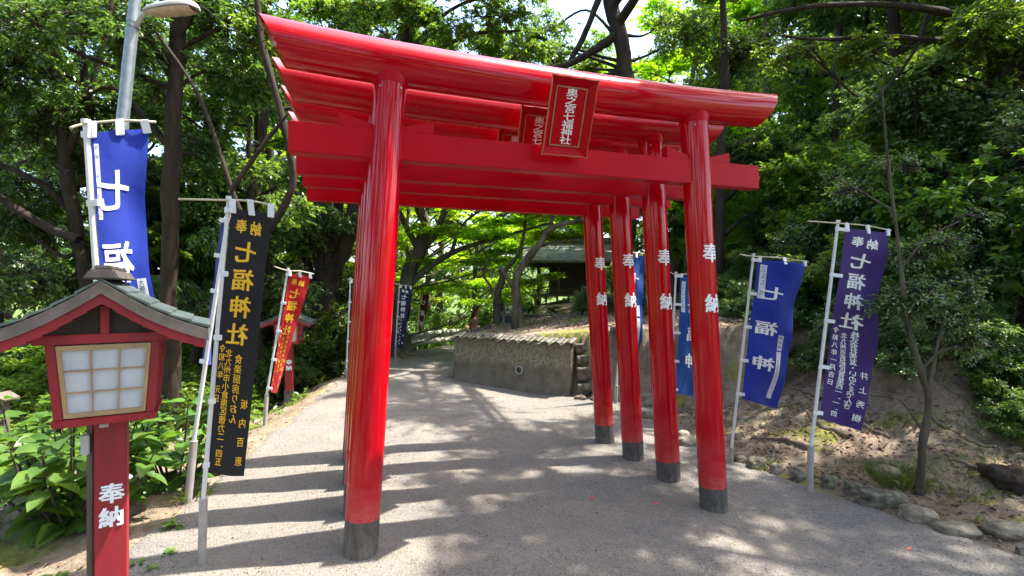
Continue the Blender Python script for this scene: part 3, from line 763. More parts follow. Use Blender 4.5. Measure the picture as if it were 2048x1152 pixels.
# ---------------------------------------------------------------- wooden lanterns on posts
def lantern(label, loc, yaw, z0, back=False):
    root = empty('post_lantern', loc, label, 'lantern', 'red wooden lanterns on posts', rz=yaw)
    # local: front is -y. box floor at 1.06
    mb = MB(); mb.box((0, 0, .53+z0/2), (.112, .098, 1.06-z0)); post = mb.build('post', M['red_wood'], root, bevel=.004)
    if back:
        mb = MB(); mb.box((0, 0, .16+z0/2+.0), (.128, .106, .34-z0)); mb.build('post_foot', M['black_base'], post)
    else:
        mb = MB(); mb.box((-.078, .03, .5), (.022, .05, 1.1)); mb.build('brace', M['wood_grey'], root, bevel=.003)
        mb = MB(); mb.box((-.088, -.01, .96), (.03, .05, .075)); mb.build('junction_box', M['lamp_housing'], root, bevel=.004)
        mb = MB(); mb.tube([(-.035, -.058, 1.035), (-.005, -.058, 1.035)], .010, 10); mb.build('cable_gland', M['lamp_housing'], root)
    text_obj('lettering', [('奉', 0, .765, .086, .076, False), ('納', 0, .675, .086, .076, False)], M['white_paint'], post,
             lambda co: np.stack([co[:, 0]+.0, -.0515-co[:, 2], co[:, 1]], 1), None, .032, .0003)
    # box: four corner posts leaning outward, floor tray and head rail
    wb, wt, zb, zt = .150, .172, 1.085, 1.355
    fr = MB()
    fr.hexa([(-wb-.02, -wb-.02, 1.058), (wb+.02, -wb-.02, 1.058), (wb+.02, wb+.02, 1.058), (-wb-.02, wb+.02, 1.058)],
            [(-wb-.024, -wb-.024, 1.086), (wb+.024, -wb-.024, 1.086), (wb+.024, wb+.024, 1.086), (-wb-.024, wb+.024, 1.086)])
    for sx in (-1, 1):
        for sy in (-1, 1):
            c = .016; b = (sx*wb, sy*wb); t = (sx*wt, sy*wt)
            fr.hexa([(b[0]-c, b[1]-c, zb), (b[0]+c, b[1]-c, zb), (b[0]+c, b[1]+c, zb), (b[0]-c, b[1]+c, zb)],
                    [(t[0]-c, t[1]-c, zt), (t[0]+c, t[1]-c, zt), (t[0]+c, t[1]+c, zt), (t[0]-c, t[1]+c, zt)])
    h = wt+.03
    for s in (-1, 1):
        fr.box((0, s*wt, zt+.016), (2*h+.05, .04, .034)); fr.box((s*wt, 0, zt+.013), (.04, 2*wt-.05, .030))
    fr.build('frame', M['red_wood'], root, bevel=.003)
    for q in range(4):     # one panel per side
        rot = Matrix.Rotation(q*math.pi/2, 3, 'Z')
        mb = MB(); la = MB()
        f = lambda u, v, d=0: np.array([u*((wb-.017)*(1-v)+(wt-.017)*v), -(wb*(1-v)+wt*v)-.004+d, zb+.004+v*(zt-zb-.010)])
        p = [f(-1, 0), f(1, 0), f(1, 1), f(-1, 1)]; p2 = [x+[0, .004, 0] for x in p]
        mb.hexa([p[0], p[1], p2[1], p2[0]], [p[3], p[2], p2[2], p2[3]])
        def bar(u0, v0, u1, v1, wu, wv, d):
            a = [f(u0-wu, v0-wv, -.002-d), f(u1+wu, v0-wv, -.002-d), f(u1+wu, v1+wv, -.002-d), f(u0-wu, v1+wv, -.002-d)]
            b_ = [x+[0, d+.001, 0] for x in a]; la.hexa([a[0], a[1], b_[1], b_[0]], [a[3], a[2], b_[2], b_[3]])
        for u_ in (-.95, .95): bar(u_, .03, u_, .97, .05, .025, .010)
        for v_ in (.035, .965): bar(-.9, v_, .9, v_, 0, .033, .0095)
        for u_ in (-.31, .31): bar(u_, .068, u_, .932, .018, 0, .008)
        for v_ in (.35, .65): bar(-.9, v_, .9, v_, 0, .011, .0075)
        for m_, nm, mt in ((mb, 'paper_panel', M['paper']), (la, 'lattice', M['wood_pale'])):
            o = m_.build(nm, mt if q in (0,) or nm != 'lattice' else M['red_wood'], root); o.rotation_euler = (0, 0, q*math.pi/2)
    # gable with strut
    mb = MB()
    V = [(-h, -wt+.004, zt+.033), (h, -wt+.004, zt+.033), (0, -wt+.004, zt+.155), (-h, wt-.004, zt+.033), (h, wt-.004, zt+.033), (0, wt-.004, zt+.155)]
    mb.add(V, [(0, 1, 2), (5, 4, 3), (0, 3, 4, 1), (1, 4, 5, 2), (2, 5, 3, 0)]); mb.build('gable_board', M['wood_dark'], root)  # solid dark triangle stands in for the shade of the open gable
    mb = MB(); mb.box((0, -wt-.008, zt+.082), (.030, .02, .10)); mb.build('gable_strut', M['red_wood'], root, bevel=.002)
    # roof: two slopes, slightly concave, with a thick dark bargeboard and red board under it
    ex = .365; ey = .285
    def prof(t, off=0):   # t 0 ridge .. 1 eave
        return np.array([ex*t, zt+.197-.180*t-.020*math.sin(math.pi*t)*1.0+off])
    for s in (-1, 1):
        sh = MB(); nt_ = 5; ncol = 1
        for c in range(nt_):
            t0, t1 = c/nt_, (c+1)/nt_+.03
            for k in range(4):
                y0 = -ey+.012+k*(2*ey-.024)/4; y1 = y0+(2*ey-.024)/4-.004
                a = prof(t0, .030+.004); b = prof(min(t1, 1.02), .030+.012); a2 = prof(t0, .026); b2 = prof(min(t1, 1.02), .030)
                sh.hexa([(s*a2[0], y0, a2[1]), (s*b2[0], y0, b2[1]), (s*b2[0], y1, b2[1]), (s*a2[0], y1, a2[1])],
                        [(s*a[0], y0, a[1]), (s*b[0], y0, b[1]), (s*b[0], y1, b[1]), (s*a[0], y1, a[1])])
        sh.build('roof_slates', M['copper'], root, bevel=.002)
        bd = MB()
        for c in range(8):
            t0, t1 = c/8, (c+1)/8; a, b = prof(t0), prof(t1)
            bd.hexa([(s*a[0], -ey, a[1]-.018), (s*b[0], -ey, b[1]-.018), (s*b[0], ey, b[1]-.018), (s*a[0], ey, a[1]-.018)],
                    [(s*a[0], -ey, a[1]+.024), (s*b[0], -ey, b[1]+.024), (s*b[0], ey, b[1]+.024), (s*a[0], ey, a[1]+.024)])
        bd.build('roof_deck', M['roof_edge'], root)
        for sy in (-1, 1):
            rb = MB()
            for c in range(8):
                t0, t1 = c/8*.97, (c+1)/8*.97; a, b = prof(t0), prof(t1); y0 = sy*(ey-.012); y1 = sy*(ey-.035)
                rb.hexa([(s*a[0], y0, a[1]-.055), (s*b[0], y0, b[1]-.050), (s*b[0], y1, b[1]-.050), (s*a[0], y1, a[1]-.055)],
                        [(s*a[0], y0, a[1]-.0185), (s*b[0], y0, b[1]-.0185), (s*b[0], y1, b[1]-.0185), (s*a[0], y1, a[1]-.0185)])
            rb.build('bargeboard', M['red_wood'], root)
        mb = MB(); mb.box((s*.2, 0, zt+.06), (.03, 2*ey-.06, .03)); mb.build('purlin', M['red_wood'], root)
    mb = MB(); mb.box((0, 0, zt+.246), (.12, 2*ey-.02, .035), taper=(.62, 1.0)); mb.box((0, 0, zt+.270), (.055, 2*ey-.06, .016))
    mb.build('ridge_cap', M['roof_edge'], root, bevel=.005)
    return root
_g = P(212, 1400, 1.92); lantern('near red post lantern with white panels and dark tiled gable roof', (-1.555, 1.98, gz(-1.50, 1.98)), R(31), -.12).scale = (.88, .88, 1)
lantern('distant red post lantern with green roof behind the red banner', (-3.50, 8.0, -.36), R(12), -.10, back=True)

# small roofed notice post at the very left edge
o_ = P(4, 960, 4.4); rt = empty('notice_post', (o_[0], o_[1], gz(o_[0], o_[1])), 'small grey wooden notice post with a little gable roof at the hydrangea', 'notice post')
zt_ = EYE-(792-576)/F*4.4-rt.location.z
mb = MB(); mb.box((0, 0, zt_/2-.05), (.10, .05, zt_+.1)); pst = mb.build('post', M['wood_grey'], rt, bevel=.004)
mb = MB()
for s in (-1, 1): mb.hexa([(0, -.09, zt_+.025), (s*.09, -.07, zt_-.03), (s*.09, .07, zt_-.03), (0, .07, zt_+.025)], [(0, -.07, zt_+.040), (s*.094, -.07, zt_-.016), (s*.094, .07, zt_-.016), (0, .07, zt_+.040)])
mb.build('roof', M['wood_grey'], rt)
text_obj('lettering', column('入口', 0, zt_-.08, zt_-.2, .07, .08), M['black'], pst, lambda co: np.stack([co[:, 0], -.0265-co[:, 2], co[:, 1]], 1), None, .03)

# ---------------------------------------------------------------- street lamp
b = P(193, 760, 5.0); b[2] = gz(b[0], b[1]); t_ = P(271, 8, 5.0); tt = P(276, -60, 5.0)
rt = empty('street_lamp', b, 'grey steel street lamp rising over the large blue banner', 'street lamp')
mb = MB(); mb.tube(np.array([[0, 0, -.1], P(245, 240, 5.0)-b, tt-b]), [.062, .054, .050], 20); o = mb.build('pole', M['metal'], rt, smooth=True); sharp(o.data)
mb = MB()
for py in (42, 52): c = P(266, py, 5.0)-b; d = (tt-b)/np.linalg.norm(tt-b); mb.tube([c-d*.012, c+d*.012], .058, 16)
mb.build('clamp', M['metal'], rt)
a0 = P(272, 52, 5.0)-b; a1 = P(284, 30, 4.95)-b; a2 = P(300, 22, 4.9)-b
mb = MB(); mb.tube(smooth_path([a0, a1, a2], 5), .022, 10); mb.build('arm', M['lamp_housing'], rt, smooth=True)
# lamp head: long rounded shell with the lens underneath
h0, h1 = P(288, 26, 4.9)-b, P(396, 14, 4.75)-b; ax_ = (h1-h0); Lh = np.linalg.norm(ax_); ax_ /= Lh
sd = np.cross(ax_, [0, 0, 1]); sd /= np.linalg.norm(sd); up = np.cross(sd, ax_)
def head(scale_w, z0, z1, n=18, t0=0, t1=1):
    V = []; Fs = []
    ring = 14
    for i in range(n):
        t = t0+(t1-t0)*i/(n-1); q = (max(0, 1-abs(2*t-1)**4.0))**.5*(.75+.25*min(1, t*1.6)); q = max(q, .05)
        for k in range(ring):
            a = math.pi*k/(ring-1); V.append(h0+ax_*t*Lh+sd*math.cos(a)*scale_w*q+up*(z0+math.sin(a)*(z1-z0)*q))
    for i in range(n-1):
        for k in range(ring-1): Fs.append((i*ring+k, i*ring+k+1, (i+1)*ring+k+1, (i+1)*ring+k))
        Fs.append(((i+1)*ring, (i+1)*ring+ring-1, i*ring+ring-1, i*ring))
    return V, Fs
mb = MB(); mb.add(*head(.105, 0, .085)); hd = mb.build('lamp_head', M['lamp_housing'], rt, smooth=True); sharp(hd.data, 60)
mb = MB(); mb.add(*head(.088, -.004, -.040, t0=.14, t1=.93)); mb.build('lens', M['lamp_lens'], hd, smooth=True)
# thin overhead wire from the lamp
w0 = P(400, 8, 4.7); w1 = P(640, 170, 12)
mb = MB(); mb.tube(smooth_path([w0-w0, P(480, 60, 6)-w0+[0, 0, -.03], w1-w0], 6), .004, 5)
o = mb.build('overhead_wire', M['black'], None); o.location = tuple(w0); tag(o, 'thin sagging wire running from the street lamp into the trees', 'wire')

# ---------------------------------------------------------------- plaster wall with tile cap
WL, WR = np.array([-.97, 8.6]), np.array([.87, 7.5]); wd_ = (WR-WL)/np.linalg.norm(WR-WL); wn = np.array([wd_[1], -wd_[0]])  # towards the camera
if wn[1] > 0: wn = -wn
rt = empty('plaster_wall', (WL[0], WL[1], 0), 'pitted grey plaster wall with clay tile cap and drain pipe', 'wall')
def wall_run(A, B, n_out, z_top, th, name_mat, zb=-.3, batter=.06, res=(70, 26)):
    A = np.array(A); B = np.array(B); nu, nv = res
    U, Vv = np.meshgrid(np.linspace(0, 1, nu), np.linspace(0, 1, nv)); U = U.ravel(); Vv = Vv.ravel()
    z = zb+(z_top-zb)*Vv; hh = np.clip(z/z_top, 0, 1); off = batter*(1-hh)**2
    n_ = vnoise(U*22, z*22, 1, 31)*.008+vnoise(U*60, z*60, 1, 32)*.005
    n_ = n_+.014*sstep(.42, .5, z/z_top+.10*vnoise(U*9, z*3, 1, 33))
    F1 = np.stack([A[0]+(B-A)[0]*U+n_out[0]*(off+n_), A[1]+(B-A)[1]*U+n_out[1]*(off+n_), z], 1)
    K1 = np.stack([A[0]+(B-A)[0]*U-n_out[0]*th, A[1]+(B-A)[1]*U-n_out[1]*th, z], 1)
    i, j = np.meshgrid(np.arange(nu-1), np.arange(nv-1)); a = (j*nu+i).ravel(); Q = np.stack([a, a+1, a+nu+1, a+nu], -1)
    nn = nu*nv; bot = np.arange(nv-1)*nu; e1 = np.stack([bot, bot+nu, bot+nu+nn, bot+nn], -1); e2 = e1+nu-1; e2 = e2[:, ::-1]
    tp = (nv-1)*nu+np.arange(nu-1); tq = np.stack([tp, tp+1, tp+1+nn, tp+nn], -1)
    return np.vstack([F1, K1]), np.vstack([Q, (Q+nn)[:, ::-1], e1, e2, tq])
V, Fq = wall_run(WL, WR, wn, .745, .2, None)
V[:, 0] -= WL[0]; V[:, 1] -= WL[1]
body = link('wall_body', np_mesh('wall_body', V, Fq), rt, [M['plaster']], True)
WB = np.array([-.27, 11.3]); sd2 = (WB-WL)/np.linalg.norm(WB-WL); n2 = np.array([-sd2[1], sd2[0]])
V, Fq = wall_run(WL+sd2*.02+n2*.0, WB, n2, .742, .2, None, res=(60, 20), batter=.05)
V[:, 0] -= WL[0]; V[:, 1] -= WL[1]
link('side_wall_body', np_mesh('side_wall_body', V, Fq[:, ::-1]), rt, [M['plaster']], True)
def tile_cap(A, B, n_out, n, seed=0, z=.745, depth=.17, back=.12):
    """interlocking pantiles: S-shaped courses, each a little tilted"""
    A = np.array(A); B = np.array(B); L = np.linalg.norm(B-A); d = (B-A)/L; w_ = L/n; rs = np.random.RandomState(seed); mb = MB()
    for k in range(n):
        ct = A+d*w_*(k+.5); m1, m2 = 10, 5; V = []; tw = rs.uniform(-.02, .02); dz = rs.uniform(-.006, .006); dd = rs.uniform(-.012, .012)
        for lay in (0, 1):
            for a in range(m1):
                u = a/(m1-1)*1.14-.57
                hS = .026*math.sin(u*math.pi*1.5+.3)+.006*u
                for b_ in range(m2):
                    t = b_/(m2-1); off = (depth+dd)*(1-t)-back*t
                    zz = z+.006+.055*t+hS+dz-.018*lay+tw*u*.5+.010*k%1*0
                    q = ct+d*u*w_+n_out*off; V.append((q[0], q[1], zz))
        Fs = []; S = m1*m2
        for a in range(m1-1):
            for b_ in range(m2-1):
                i0 = a*m2+b_; Fs += [(i0, i0+m2, i0+m2+1, i0+1), (S+i0+1, S+i0+m2+1, S+i0+m2, S+i0)]
            Fs += [(a*m2, S+a*m2, S+(a+1)*m2, (a+1)*m2), ((a+1)*m2-1+0, (a+2)*m2-1, S+(a+2)*m2-1, S+(a+1)*m2-1)]
        for b_ in range(m2-1):
            e = (m1-1)*m2; Fs += [(b_, b_+1, S+b_+1, S+b_), (S+e+b_, S+e+b_+1, e+b_+1, e+b_)]
        V = np.array(V); V[:, 0] -= WL[0]; V[:, 1] -= WL[1]; mb.add(V, Fs)
    return mb
o = tile_cap(WL-wd_*.02, WR+wd_*.03, wn, 12, 1, depth=.09).build('tile_cap', M['tile'], rt, smooth=True); sharp(o.data, 45)
o = tile_cap(WL, WB, n2, 15, 2, depth=.08, z=.745).build('side_tile_cap', M['tile'], rt, smooth=True); sharp(o.data, 45)
# mortar bed beneath the caps
mb = MB()
for A, B, n_ in ((WL, WR, wn), (WL, WB, n2)):
    q = [A+n_*.035, B+n_*.035, B-n_*.2, A-n_*.2]; q = [np.append(p-WL, 0) for p in q]
    mb.hexa([p+[0, 0, .700] for p in q], [p+[0, 0, .752 if i < 2 else .80] for i, p in enumerate(q)])
mb.build('mortar_bed', M['plaster'], rt)
pc = np.append(WL+wd_*1.30+wn*.0-WL, .30); nn = np.append(wn, 0)
V = []; nr = 24; r1, r2 = .062, .05; up = np.array([0, 0, 1.]); sx = np.append(wd_, 0)
mb = MB(); rings = [(-.05, r1), (.085, r1), (.085, r2), (-.05, r2)]
for off, r in rings:
    for a in range(nr): V.append(pc+nn*off+sx*math.cos(a*2*math.pi/nr)*r+up*math.sin(a*2*math.pi/nr)*r)
Fs = [(q*nr+a, q*nr+(a+1) % nr, ((q+1) % 4)*nr+(a+1) % nr, ((q+1) % 4)*nr+a) for q in range(3) for a in range(nr)]
Fs.append(tuple(V_ for V_ in range(3*nr, 4*nr))) 
mb.add(V, Fs); mb.build('drain_pipe', M['pole_grey'], rt, auto=40)
mb = MB(); mb.tube([pc+nn*.03, pc+nn*.064], .0495, 20); mb.build('pipe_dark_bore', M['black'], rt)  # black disc paints the shade inside the pipe
# second, sunlit cap at the back of the terrace
BL_, BR_ = np.array([.22, 11.2]), np.array([1.15, 10.9])
rt2 = empty('low_tile_coping', (BL_[0], BL_[1], gz(BL_[0], BL_[1])), 'short sunlit row of clay tiles behind the leaning tree', 'tile coping')
mbt = tile_cap(BL_, BR_, np.array([0, -1.]), 8, 5, z=0, depth=.09); V = np.concatenate(mbt.v); V[:, 0] += WL[0]-BL_[0]; V[:, 1] += WL[1]-BL_[1]; V[:, 2] += .05
m3 = MB(); m3.add(V, mbt.f); o = m3.build('tile_row', M['tile'], rt2, smooth=True); sharp(o.data, 45)
mb = MB(); mb.box((.47, -.1, -.05), (.98, .16, .22), Matrix.Rotation(math.atan2(-.3, .93), 3, 'Z')); mb.build('bed', M['plaster'], rt2)

# ---------------------------------------------------------------- rocks
def rock_mesh(sx, sy, sz, seed, rough=.16, cuts=3, boxy=.5):
    bm = bmesh.new(); bmesh.ops.create_icosphere(bm, subdivisions=cuts+1, radius=1)
    rs = random.Random(seed); off = Vector((rs.uniform(0, 50), rs.uniform(0, 50), rs.uniform(0, 50)))
    for v in bm.verts:
        p = v.co.normalized(); m_ = max(abs(p.x), abs(p.y), abs(p.z)); q = p.lerp(p/m_*.82, boxy)
        n_ = mnoise.noise(p*1.3+off)*rough*1.6+mnoise.noise(p*3.5+off)*rough*.6+mnoise.noise(p*9+off)*rough*.2
        q = q*(1+n_); v.co = Vector((q.x*sx, q.y*sy, q.z*sz))
    me = bpy.data.meshes.new('rock'); bm.to_mesh(me); bm.free(); return me
def rock(name, label, cat, group, px, py, Y, w_px, h_px, mat, seed, rz=0, boxy=.5, rough=.16, dep=None, sink=.35):
    p = P(px, py, Y); w_ = w_px/F*Y/2; h_ = h_px/F*Y
    w_ *= .86; h_ *= .74; me = rock_mesh(w_, dep if dep else min(w_*.7, .09), h_*.62, seed, rough, 3, boxy)
    o = link(name, me, None, [mat], True); z = gz(p[0], p[1])
    o.location = (p[0], p[1], max(z-h_*.1, z)+h_*.62-h_*.36); o.rotation_euler = (0, 0, rz)
    return tag(o, label, cat, group)
G1 = 'stones edging the path'
RK_ = [(1765, 1014, 3.95, 108, 46, 'stone', -.25, .8, 'long flat lichened edging stone, the largest along the path'),
       (1836, 1046, 3.72, 80, 42, 'stone_pale', -.2, .4, 'rounded pale edging stone with streaked grain beside the long one'),
       (1912, 1078, 3.52, 92, 34, 'stone_pale', -.3, .3, 'low buried tan edging stone below the small tree'),
       (2020, 1092, 3.42, 110, 34, 'stone_pale', -.2, .5, 'wide flat sunlit slab at the right end of the edging'),
       (1706, 996, 4.15, 46, 30, 'stone', .1, .4, 'small greenish edging stone just left of the long flat one'),
       (1660, 988, 4.28, 42, 28, 'stone', .2, .5, 'grey wedge edging stone right of the purple banner pole'),
       (1598, 972, 4.45, 44, 24, 'stone', .3, .5, 'low grey edging stone left of the purple banner pole'),
       (1552, 958, 4.6, 30, 34, 'stone_pale', .1, .4, 'narrow upright pale edging stone between the two banner poles'),
       (1513, 945, 4.72, 48, 40, 'stone', .0, .4, 'chunky mossy edging stone right of the deep blue banner pole'),
       (1478, 925, 4.9, 40, 28, 'stone', .2, .4, 'small grey stone at the foot of the deep blue banner pole'),
       (1373, 895, 5.35, 48, 30, 'stone_pale', .1, .4, 'flat grey stone between the two front right pillars'),
       (1366, 880, 5.6, 36, 24, 'stone_pale', .4, .4, 'small pale stone just behind the flat grey one'),
       (1298, 832, 6.4, 40, 26, 'stone_pale', .2, .5, 'pale stone between the second and third right pillars'),
       (1290, 806, 7.0, 62, 40, 'stone_pale', -.1, .7, 'broad pale slab leaning on the bank behind the pillars'),
       (2040, 1108, 3.25, 22, 30, 'stone', .2, .4, 'small dark pointed stone at the right edge of the path')]
for i, (px, py, Y, wp, hp, mt, rz, bx, lb) in enumerate(RK_):
    rock('edging_stone', lb, 'stone', G1, px, py, Y, wp, hp, M[mt], 40+i, rz, bx, .13)
rock('tree_stump', 'dark weathered tree stump at the right edge of the slope', 'stump', None, 2018, 1026, 3.95, 92, 60, M['bark_dark'], 90, .3, .6, .3, .16)
rock('mossy_mound', 'low dark mossy mound under the grass beside the small tree', 'mound', None, 1770, 985, 4.3, 80, 30, M['root'], 91, .1, .2, .2)
# dry stone wall between the plaster wall and the pillars: one object per stone
dr = empty('dry_stone_wall', (.95, 7.5, gz(.95, 7.5)), 'rough brown dry stone wall joined to the plaster wall end', 'stone wall')
rs = random.Random(8)
cells = []
zrow = 0.0
for r_i, (hh, xs_) in enumerate([(.20, [0, .24, .50, .72, .98, 1.2]), (.22, [0, .32, .58, .9, 1.15]), (.17, [0, .22, .5, .80, 1.05]), (.17, [0, .27, .44, .7])]):
    for a, b_ in zip(xs_[:-1], xs_[1:]): cells.append((a, b_, zrow, zrow+hh, r_i))
    zrow += hh
for i, (a, b_, z0, z1, r_i) in enumerate(cells):
    me = rock_mesh((b_-a)/2*1.02, .15, (z1-z0)/2*1.02, 200+i, .10, 3, .82)
    o = link('wall_stone', me, dr, [M['stone_brown'] if i % 3 else M['stone']], True)
    o.location = ((a+b_)/2-.02, .02*rs.uniform(-1, 1)+.02+r_i*.05, (z0+z1)/2+.02); o.rotation_euler = (rs.uniform(-.08, .08), rs.uniform(-.1, .1), rs.uniform(-.1, .1))
for i in range(7):
    me = rock_mesh(rs.uniform(.05, .11), rs.uniform(.05, .09), rs.uniform(.04, .08), 300+i, .16, 2, .5)
    o = link('rubble_stone', me, None, [M['stone_brown']], True); x, y = .85+rs.uniform(0, .9), 7.28+rs.uniform(-.15, .1); o.location = (x, y, gz(x, y)+.02)
    tag(o, 'small loose brown stone lying at the foot of the dry stone wall', 'stone', 'loose stones at the foot of the stone wall')

# small stone shrine on the terrace
c_ = P(1017, 648, 10.6); rt = empty('stone_shrine', (c_[0], c_[1], c_[2]), 'small dark stone shrine with pointed roof on the terrace', 'stone shrine', rz=R(-6))
mb = MB(); mb.box((0, 0, -.10), (.34, .30, .26)); mb.build('plinth', M['stone_shrine'], rt, bevel=.015)
mb = MB(); mb.box((0, 0, .135), (.23, .20, .21), taper=(1.06, 1.0)); mb.build('body', M['stone_shrine'], rt, bevel=.008)
mb = MB(); mb.box((0, -.102, .12), (.13, .01, .14)); mb.build('recess', M['black'], rt)  # flat black panel paints the shade of a niche on the solid body
mb = MB(); n_ = 9; xs_ = np.linspace(-1, 1, n_); top = [(x*.16, .245+.12*(1-abs(x))**1.3) for x in xs_]
V = []
for y in (-.15, .13):
    V += [(x, y, z) for x, z in top]+[(x*.9, y+(.02 if y < 0 else -.02), z-.045) for x, z in top]
Fs = []; S = 2*n_
for k in range(n_-1):
    Fs += [(k, k+1, S+k+1, S+k), (n_+k+1, n_+k, S+n_+k, S+n_+k+1), (n_+k, n_+k+1, k+1, k), (S+k, S+k+1, S+n_+k+1, S+n_+k)]
Fs += [(0, S, S+n_, n_), (n_-1, 2*n_-1, S+2*n_-1, S+n_-1)]
mb.add(V, Fs); mb.build('roof', M['stone_shrine'], rt)

# ---------------------------------------------------------------- shrine hall on posts
YS = 14.5; c_ = P(1068, 628, YS); zb = gz(c_[0]+1, c_[1]+.5)
zb = c_[2]; rt = empty('shrine_hall', (c_[0], YS, zb), 'dark timber shrine hall on posts with a shingled roof', 'shrine', rz=R(-4))
px2 = YS/F
W_h = 1.95; D_h = 1.8
mb = MB(); mb.box((W_h/2, D_h/2, -.12), (W_h+.3, D_h+.3, .26)); mb.build('stone_base', M['stone'], rt, bevel=.02)
zf = (628-592)*px2
for i, x in enumerate(np.linspace(.03, W_h-.03, 7)):
    mb = MB(); mb.box((x, .04, zf/2), (.055, .055, zf)); mb.build('floor_post', M['wood_grey'], rt, bevel=.004)
for i, y in enumerate(np.linspace(.5, D_h, 3)):
    for x in (.03, W_h-.03):
        mb = MB(); mb.box((x, y, zf/2), (.055, .055, zf)); mb.build('floor_post', M['wood_grey'], rt)
mb = MB(); mb.box((W_h/2, .04, zf*.42), (W_h-.08, .03, .045)); mb.build('tie_rail', M['wood_grey'], rt)
mb = MB(); mb.box((W_h/2, D_h/2, zf+.03), (W_h+.14, D_h+.14, .06)); mb.build('veranda_floor', M['wood_grey'], rt, bevel=.005)
rl = MB()
for hh in (.08, .14): rl.box((W_h/2, -.0, zf+.06+hh), (W_h+.10, .025, .022)); rl.box((0.0, D_h/2, zf+.06+hh), (.025, D_h, .022))
for x in np.linspace(0, W_h, 6): rl.box((x, -.001, zf+.06+.075), (.032, .032, .17))
rl.build('railing', M['wood_grey'], rt)
zc = (628-528)*px2
mb = MB(); mb.box((W_h/2+.1, D_h/2+.1, (zf+.06+zc)/2), (W_h*.66, D_h*.6, zc-zf-.06)); wl = mb.build('hall_body', M['wood_dark'], rt, bevel=.01)
dd_ = MB()
for k in range(4): dd_.box((W_h/2+.1-.36+k*.24, D_h*.2+.1-.008, (zf+.06+zc)/2), (.20, .02, (zc-zf)*.72))
dd_.build('door_panel', M['wood_dark'], wl)
for x in (.12, W_h*.36, W_h-.12):
    mb = MB(); mb.box((x, .08, (zf+.06+zc)/2), (.07, .07, zc-zf-.06)); mb.build('porch_post', M['wood_grey'] if x > .2 else M['wood_dark'], rt, bevel=.005)
mb = MB()
for y in (.08, D_h*.2): mb.box((W_h/2, y, zc-.02), (W_h+.1, .08, .10)); 
for x in np.linspace(.05, W_h-.05, 12): mb.box((x, -.08, zc+.03), (.03, .5, .03))
for x in (.12, W_h-.12):
    for q in range(3): mb.box((x, -.02-.03*q, zc-.07+.045*q), (.22-.03*q, .09+.05*q, .035))
mb.build('eave_brackets', M['wood_dark'], rt)
# curved shingled roof: ridge along x
zr = (628-488)*px2+.12; ex0, ex1 = -.32, W_h+.45; ey0, ey1 = -.55, D_h+.4; ym = (ey0+ey1)/2
def slope(sgn, name):
    mb = MB(); n_ = 12
    for k in range(n_):
        t0, t1 = k/n_, (k+1)/n_+.02
        zz = lambda t: zr-(zr-zc-.06)*(t**.75)
        y0 = ym+sgn*(ym-ey0)*t0; y1 = ym+sgn*(ym-ey0)*min(t1, 1.01)
        z0, z1 = zz(t0), zz(min(t1, 1))
        a = [(ex0, y0, z0-.03), (ex1, y0, z0-.03), (ex1, y1, z1-.03), (ex0, y1, z1-.03)]; b_ = [(ex0, y0, z0+.006), (ex1, y0, z0+.006), (ex1, y1, z1+.03), (ex0, y1, z1+.03)]
        mb.hexa(a, b_)
    return mb.build(name, M['shingle'], rt)
slope(-1, 'front_roof'); slope(1, 'rear_roof')
mb = MB(); mb.box(((ex0+ex1)/2, ym, zr+.05), (ex1-ex0-.2, .18, .12)); mb.box(((ex0+ex1)/2, ym, zr+.125), (ex1-ex0-.1, .24, .03)); mb.build('ridge', M['shingle'], rt, bevel=.01)
mb = MB(); V = [(ex0+.06, ey0+.25, zc+.05), (ex0+.06, ey1-.25, zc+.05), (ex0+.06, ym, zr-.06)]; mb.add(V+[(x+.04, y, z) for x, y, z in V], [(0, 1, 2), (5, 4, 3), (0, 3, 4, 1), (1, 4, 5, 2), (2, 5, 3, 0)]); mb.build('gable', M['wood_dark'], rt)
ll = MB(); ll.box((.0, -.03, zf+.06+.27), (.085, .085, .20)); lo_ = ll.build('hanging_paper_lantern', simple('lantern_cream_paper', (.75, .55, .25), .7, .05, 5), rt, bevel=.01)

# ---------------------------------------------------------------- guard rail beyond the path
A, B = np.array([-2.95, 12.05]), np.array([-1.2, 14.4]); zt_ = .47
rt = empty('guard_rail', (A[0], A[1], gz(A[0], A[1])), 'weathered pale steel guard rail where the path bends', 'guard rail')
Lr = np.linalg.norm(B-A); d = (B-A)/Lr; n_ = np.array([d[1], -d[0]]); z0 = rt.location.z
prof_ = [(0, 0), (.03, .03), (.03, .09), (0, .12), (0, .20), (.03, .23), (.03, .29), (0, .33)]
V = []; Fs = []
for q, s in enumerate(np.linspace(-1.2, Lr, 12)):
    p = d*s
    for lay in (0, .006):
        for (o_, z_) in prof_: V.append((p[0]+n_[0]*(o_-lay), p[1]+n_[1]*(o_-lay), .13+z_-z0))
S = 16
for q in range(11):
    for k in range(7): Fs += [(q*S+k, (q+1)*S+k, (q+1)*S+k+1, q*S+k+1), (q*S+8+k+1, (q+1)*S+8+k+1, (q+1)*S+8+k, q*S+8+k)]
mb = MB(); mb.add(V, Fs); mb.build('rail_beam', simple('weathered_white_rail', (.42, .43, .34), .6, .3, 6), rt, smooth=True)
for s in (-.6, .7, 2.0):
    p = d*s-n_*.07; mb = MB(); mb.tube([(p[0], p[1], -.2-z0), (p[0], p[1], .48-z0)], .05, 12); mb.build('rail_post', M['pole_grey'], rt, smooth=True)

